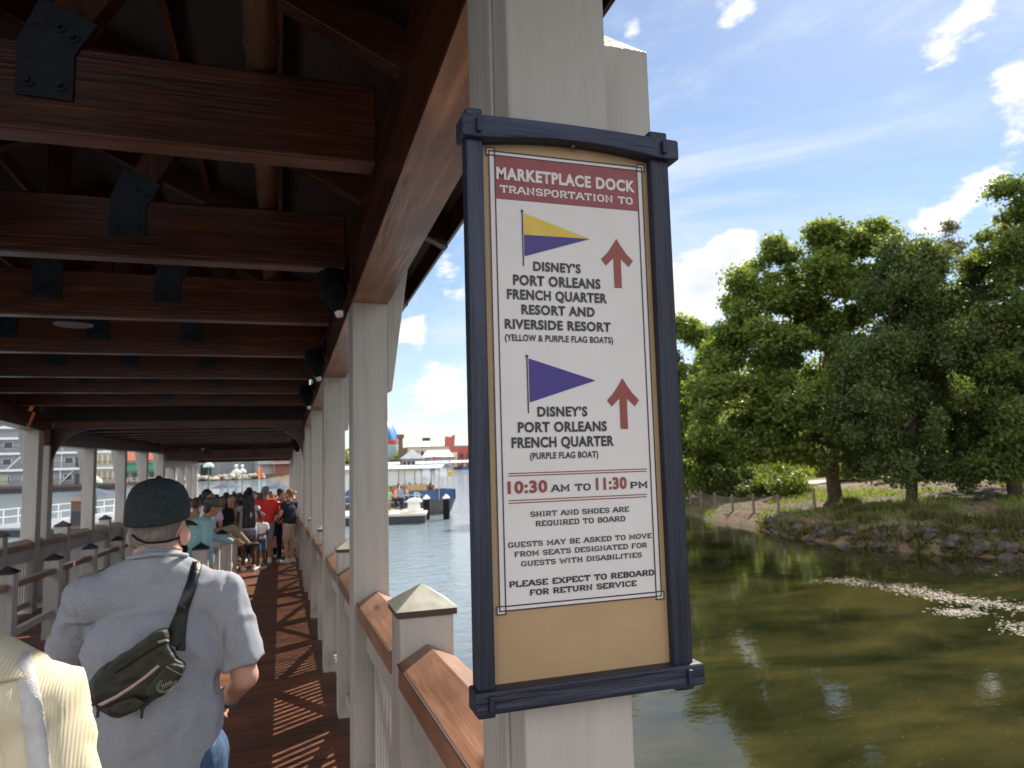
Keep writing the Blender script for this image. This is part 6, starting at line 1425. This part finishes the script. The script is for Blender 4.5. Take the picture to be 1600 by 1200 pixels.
MAN, MQ = person('large man in a heather grey t-shirt and dark cap seen from behind', G0, 0.0, 1.785, 'skin_fair', 'heather', 'jeans', 'hair_grey', pose, None, .007, 1.22, .50, 'pants', 0, None, 'shoe', hem=.765, neckw=1.30, headk=1.05)
shirt_o = [c for c in MAN.children if c.name.startswith('shirt')][0]; body_o = [c for c in MAN.children if c.name.startswith('body')][0]
hair_o = [c for c in MAN.children if c.name.startswith('hair')][0]
def refold(o, fn):
    me = o.data; n = len(me.vertices); co = np.empty(n*3); me.vertices.foreach_get('co', co); nn = np.empty(n*3); me.vertices.foreach_get('normal', nn)
    co = co.reshape(-1, 3); nn = nn.reshape(-1, 3); co = co+nn*fn(co+np.array(o['_o']), nn)[:, None]; me.vertices.foreach_set('co', co.ravel()); me.update()
refold(shirt_o, folds_near)
s = 1.785/1.75; lk = Vector((.30, 1, -.02)).normalized(); rt = lk.cross(Vector((0, 0, 1))).normalized(); hu = rt.cross(lk); HR = Matrix((rt, lk, hu)).transposed(); HC = MQ['head']
def hd(x, y, z): return HC+HR @ Vector((x, y, z))
# fitted cap
b = MB(); n = 40; vs = []; fs = []
prof = [(.985, .004), (1.0, .012), (1.004, .024), (.995, .042), (.965, .066), (.90, .088), (.78, .110), (.58, .126), (.32, .136), (.10, .139)]
for r, z in prof:
    for k in range(n):
        a = 2*math.pi*k/n; q = 1-.006*abs(math.cos(3*a))**30
        zz = z+(.022*math.sin(a)-.006)*max(0, 1-(z+.03)/.12)
        vs.append(hd(.0965*r*q*math.cos(a), -.014+.118*r*q*math.sin(a), .018+zz*1.02))
m_ = len(prof)
fs = [(i*n+k, i*n+(k+1) % n, (i+1)*n+(k+1) % n, (i+1)*n+k) for i in range(m_-1) for k in range(n)]+[tuple((m_-1)*n+k for k in range(n)), tuple(range(n-1, -1, -1))]
b.add(vs, fs); cap_o = b.build('cap', M['cap_cloth'], MAN, smooth=True)
b = MB(); b.ell(hd(0, -.014, .162), (.010, .010, .006)); bt = b.build('button', M['cap_cloth'], MAN, smooth=True); bt.parent = cap_o
b = MB()
vs = []; 
for k in range(11):
    t = -1+k*.2; vs += [hd(.075*t, .095-.025*t*t, .005), hd(.082*t, .165-.055*t*t, -.012+.0*t), hd(.075*t, .095-.025*t*t, .010), hd(.082*t, .165-.055*t*t, -.007)]
fs = []
for k in range(10): a = k*4; fs += [(a, a+4, a+5, a+1), (a+2, a+3, a+7, a+6), (a+1, a+5, a+7, a+3)]
b.add(vs, fs); br = b.build('brim', M['cap_cloth'], MAN, smooth=True); br.parent = cap_o
for q in (-1, 1):
    b = MB(); b.ell(hd(q*.090, -.010, -.036), (.011, .022, .033), HR @ Matrix.Rotation(q*-.45, 3, 'Z')); b.ell(hd(q*.086, .0, -.050), (.010, .014, .016), HR); b.ell(hd(q*.082, .004, -.030), (.014, .016, .026), HR); put(b.remesh(.004, 2), 'ear', M['skin_fair'], MAN)
bvB, bvS, bvH = bvh_of(body_o), bvh_of(shirt_o), bvh_of(hair_o)
def surf(px, py, lift):
    best = None
    for bv in (bvS, bvB, bvH):
        h = cast(bv, px, py, lift)
        if h is not None and (best is None or (h-Vector(CAM)).length < (best-Vector(CAM)).length): best = h
    return best
b = MB(); pts = [p for p in (surf(x, y, .004) for x, y in ((296, 822), (288, 834), (276, 842), (262, 847), (246, 849), (230, 848), (216, 843), (208, 836))) if p]
if len(pts) > 3: b.tube(pts, .0035, 6); b.build('mask_strap', M['c_black'], MAN, smooth=True)
b = MB()
for t in np.linspace(0, 1, 34):
    p = surf(218+92*t, 853.5+11*(t-.12)**2+2*math.sin(math.pi*t), .003)
    if p: b.ell(p, .0034, None, 6, 4)
if b.v: b.build('necklace', M['silver'], MAN, smooth=True)
b = MB(); w_ = MQ['wrR']; e_ = MQ['elR']; dd = (w_-e_).normalized(); b.tube([w_-dd*.035, w_-dd*.015], [.040, .037], 16); b.build('watch', M['leather'], MAN, smooth=False)
# ribbed neckline
b = MB(); pts = []
for k in range(25):
    a = 2*math.pi*k/24; c = MQ['neck']+Vector((.086*math.cos(a),   .080*math.sin(a)-.004, .018-.014*math.sin(a)-.006*abs(math.cos(a)))); pts.append(c)
b.tube(pts, .0075, 8); b.build('collar', M['heather'], MAN, smooth=True)
# ---- sling bag worn across the back
BAG = thing('sling_bag', 'olive black sling bag with pink zip worn across the back of the grey shirted man', 'bag', surf(215, 1040, .0))
def bz(x, y): return (80+x/3.0, 740+y/3.0)      # measured on an enlarged crop of the reference
def bag_pt(x, y, lift):
    px, py = bz(x, y); p = surf(px, py, 0)
    d = Vector(ray(px, py)).normalized(); return p-d*lift if p is not None else None
CY = float(surf(*bz(400, 960), 0).y)
def on_plane(x, y, Y): px, py = bz(x, y); return Vector(onY(px, py, Y))
def pouch(name, outline, y_back, y_front, m, vox=.0055, sm=5, parent=None, bulge=.0):
    b = MB(); cx = sum(p[0] for p in outline)/len(outline); cyy = sum(p[1] for p in outline)/len(outline)
    bk_ = [on_plane(x, y, y_back) for x, y in outline]; fr_ = [on_plane(cx+(x-cx)*.90, cyy+(y-cyy)*.90, y_front) for x, y in outline]
    k = len(outline); b.add(bk_+fr_, [tuple(range(k-1, -1, -1)), tuple(range(k, 2*k))]+[(i, (i+1) % k, k+(i+1) % k, k+i) for i in range(k)])
    o3 = Vector(rng.normal(size=3)*9)
    me = b.remesh(vox, sm, lambda co, nn: np.array([.004*mnoise.noise(Vector(p)*26+o3)+.0025*mnoise.noise(Vector(p)*60+o3) for p in co])); o = put(me, name, m, BAG)
    if parent is not None: o.parent = parent
    return o
main = pouch('body', [(172, 975), (235, 905), (330, 845), (430, 775), (500, 728), (548, 722), (562, 800), (596, 862), (634, 885), (614, 955), (540, 1030), (440, 1095), (330, 1140), (250, 1128), (178, 1080)], CY+.02, CY-.075, M['bag'])
pk1 = pouch('pocket', [(425, 1040), (455, 985), (530, 895), (575, 885), (632, 900), (612, 955), (530, 1042), (455, 1062)], CY-.05, CY-.105, M['bag'], .005, 4)
pk2 = pouch('pocket', [(240, 1102), (300, 1068), (400, 1042), (430, 1050), (448, 1075), (400, 1118), (320, 1146), (262, 1134)], CY-.05, CY-.10, M['bag'], .005, 4)
pn = pouch('flap', [(255, 905), (330, 850), (430, 782), (505, 728), (545, 726), (556, 790), (530, 800), (440, 850), (330, 920), (280, 950)], CY-.045, CY-.088, M['bag'], .005, 4)
bvM = [bvh_of(o) for o in (main, pk1, pk2, pn)]
def bsurf(px, py, lift):
    best = None
    for bv in bvM+[bvS]:
        h = bv.ray_cast(Vector(CAM), Vector(ray(px, py)).normalized())
        if h[0] is not None and (best is None or h[3] < best[1]): best = (h[0]-Vector(ray(px, py)).normalized()*lift, h[3])
    return best[0] if best else None
def ribbon3(name, line, wpx, m, lift=.003, th=.003, sf=bsurf, par=None):
    """strap of the given picture width laid over the surface"""
    vs = []; L_ = [Vector((x, y)) for x, y in line]; dense = []
    for a, c in zip(L_[:-1], L_[1:]): dense += [a.lerp(c, t) for t in np.linspace(0, 1, 6, endpoint=False)]
    dense.append(L_[-1]); fs = []; cnt = 0
    ctr = []
    for i, p in enumerate(dense):
        d = (dense[min(i+1, len(dense)-1)]-dense[max(i-1, 0)]).normalized(); nrm = Vector((-d.y, d.x)); wv = wpx[0]+(wpx[1]-wpx[0])*i/(len(dense)-1)
        mid = sf(p.x, p.y, lift)
        if mid is None: continue
        D_ = (np.array(mid)-CAM) @ FW
        row = []
        for q in (-.5, 0, .5):
            pp_ = Vector(onD(p.x+nrm.x*wv*q, p.y+nrm.y*wv*q, D_)); s2 = sf(p.x+nrm.x*wv*q, p.y+nrm.y*wv*q, lift)
            row.append(pp_ if s2 is None or (s2-pp_).length > .03 else pp_.lerp(s2, .6))
        vd = Vector(ray(p.x, p.y)).normalized()
        for r in row: vs.append(r)
        for r in row: vs.append(r+vd*th)
        if cnt: 
            a = (cnt-1)*6; c = cnt*6; fs += [(a, a+1, c+1, c), (a+1, a+2, c+2, c+1), (a+5, a+4, c+4, c+5), (a+4, a+3, c+3, c+4), (a, c, c+3, a+3), (a+2, a+5, c+5, c+2)]
        cnt += 1
    b = MB(); b.add(vs, fs); o = b.build(name, m, BAG, smooth=True)
    if par is not None: o.parent = par
    return o
ribbon3('zip', [bz(*p) for p in ((222, 1088), (300, 1050), (370, 1005), (440, 955), (505, 900))], (5.5, 4.5), M['zip'], .004, .003)
ribbon3('seam', [bz(*p) for p in ((250, 930), (330, 880), (430, 810), (520, 765), (552, 770))], (1.2, 1.2), M['leather'], .002, .002)
ribbon3('tape', [bz(*p) for p in ((500, 790), (530, 782), (556, 786))], (4, 4), M['emblem'], .002, .002)
ribbon3('seam', [bz(*p) for p in ((540, 905), (575, 925), (615, 945))], (1.6, 1.4), M['emblem'], .002, .002)
ribbon3('strap', [bz(*p) for p in ((596, 830), (600, 760), (606, 700), (618, 630), (640, 570), (660, 515), (676, 455), (690, 400))], (22, 15.5), M['leather'], .006, .004)
ribbon3('strap_base', [bz(*p) for p in ((565, 800), (590, 730), (612, 660), (620, 628))], (30, 16), M['bag'], .010, .006)
for x, y in ((222, 1090), (428, 1095)):
    p = bsurf(*bz(x, y), .006); b = MB(); b.bar(p, p-Vector((.002, 0, .032)), .008, .004, (0, 1, 0)); b.bar(p+Vector((0, 0, .006)), p-Vector((0, 0, .006)), .014, .006, (0, 1, 0)); b.build('zip_pull', M['leather'], BAG, bevel=.001)
# round emblem
ec = bsurf(*bz(541, 990), .003); b = MB(); vd = (Vector(CAM)-ec).normalized(); ax = Vector((.93, 0, .36)); ax = (ax-vd*ax.dot(vd)).normalized(); ay = vd.cross(ax)
for r0, r1 in ((.0245, .0265), (.0195, .0205)):
    vs = []; n = 40
    for k in range(n): a = 2*math.pi*k/n; e = ax*math.cos(a)+ay*math.sin(a)*.72; vs += [ec+e*r0, ec+e*r1]
    b.add(vs, [(2*k, 2*k+1, (2*k+3) % (2*n), (2*k+2) % (2*n)) for k in range(n)])
for k in range(9):
    a = R(205+k*16.2); e = ax*math.cos(a)+ay*math.sin(a)*.72; f = ax*math.cos(a+.08)+ay*math.sin(a+.08)*.72; g = ec+vd*.0004
    b.add([g+e*.0205, g+e*.0242, g+f*.0242, g+f*.0205], [(0, 1, 2, 3)])
for k in range(6):
    o_ = ec+ax*(-.0125+.005*k)+vd*.0004; h = .0075 if k % 2 == 0 else .0055
    b.add([o_-ay*h, o_+ay*h, o_+ay*h+ax*.0016, o_-ay*h+ax*.0016], [(0, 1, 2, 3)]); b.add([o_+ay*(h*.2), o_+ay*(h*.2+.0016), o_+ay*(h*.2+.0016)+ax*.004, o_+ay*(h*.2)+ax*.004], [(0, 1, 2, 3)])
b.build('emblem', M['emblem'], BAG)

# ---- person in cream corduroy at the lower left corner
def corduroy():
    m = mat('cream corduroy', (.62, .56, .40), .9, (.68, .62, .46), 14, spec=.15); nt = m.node_tree; n = nt.nodes; L = nt.links; p = n['Principled BSDF']
    tc = n.new('ShaderNodeTexCoord'); wv = n.new('ShaderNodeTexWave'); wv.bands_direction = 'X'; wv.inputs['Scale'].default_value = 62; wv.inputs['Distortion'].default_value = .8; wv.inputs['Detail'].default_value = 1; L.new(tc.outputs['Object'], wv.inputs['Vector'])
    b = n.new('ShaderNodeBump'); b.inputs['Strength'].default_value = .3; b.inputs['Distance'].default_value = .002; L.new(wv.outputs['Fac'], b.inputs['Height']); L.new(b.outputs[0], p.inputs['Normal']); return m
M['corduroy'] = corduroy()
M['scarf'] = mat('pale grey cloth strap', (.50, .50, .50), .9, (.56, .56, .56), 60, (1, 1, 1), .3, 300)
nb = onD(-135, 1035, 1.20); C0 = Vector((nb[0], nb[1], zf(nb[1]))); hc = (nb[2]-C0.z)/1.47*1.75
print('cream height', hc, C0)
CRM, CQ = person('person in a cream corduroy shirt with a grey strap, lower left corner', C0, R(4), hc, 'skin_fair', 'corduroy', 'jeans', 'hair_brown', dict(elR=(.265, -.03, 1.12), elL=(-.25, -.02, 1.12), shR=(.185, -.01, 1.385), head=(-.03, .03, 1.635)), None, .009, .98, .95, 'pants', .12, None, 'shoe', hem=.80)
cs = [c for c in CRM.children if c.name.startswith('shirt')][0]
def folds_c(co, nn):
    return np.array([.012*mnoise.noise(Vector((p[0]*9, p[1]*9, p[2]*5)))+.020*max(0, .45-abs(mnoise.noise(Vector((p[0]*11+p[2]*7, p[1]*8, p[2]*8-p[0]*6))))*2.0)+.007 for p in co])
refold(cs, folds_c)
# turned down collar
b = MB(); nk = CQ['neck']; n = 26; vs = []
for k in range(n):
    a = 2*math.pi*k/n; c_, s_ = math.cos(a), math.sin(a)
    vs += [nk+Vector((.066*c_, .064*s_, .060)), nk+Vector((.080*c_, .078*s_, .068)), nk+Vector((.205*c_, .150*s_, .018-.045*abs(c_))), nk+Vector((.197*c_, .142*s_, .010-.045*abs(c_)))]
fs = []
for k in range(n): a = 4*k; c = 4*((k+1) % n); fs += [(a+q, c+q, c+(q+1) % 4, a+(q+1) % 4) for q in range(4)]
b.add(vs, fs); b.build('collar', M['corduroy'], CRM, smooth=True)
bvC = bvh_of(cs)
def csurf(px, py, lift):
    h = bvC.ray_cast(Vector(CAM), Vector(ray(px, py)).normalized()); return h[0]-Vector(ray(px, py)).normalized()*lift if h[0] is not None else None
BAG_ = BAG; BAG = CRM
ribbon3('strap', [(30, 1008), (38, 1040), (46, 1080), (54, 1130), (60, 1180), (64, 1230)], (30, 40), M['scarf'], .008, .006, csurf)
BAG = BAG_
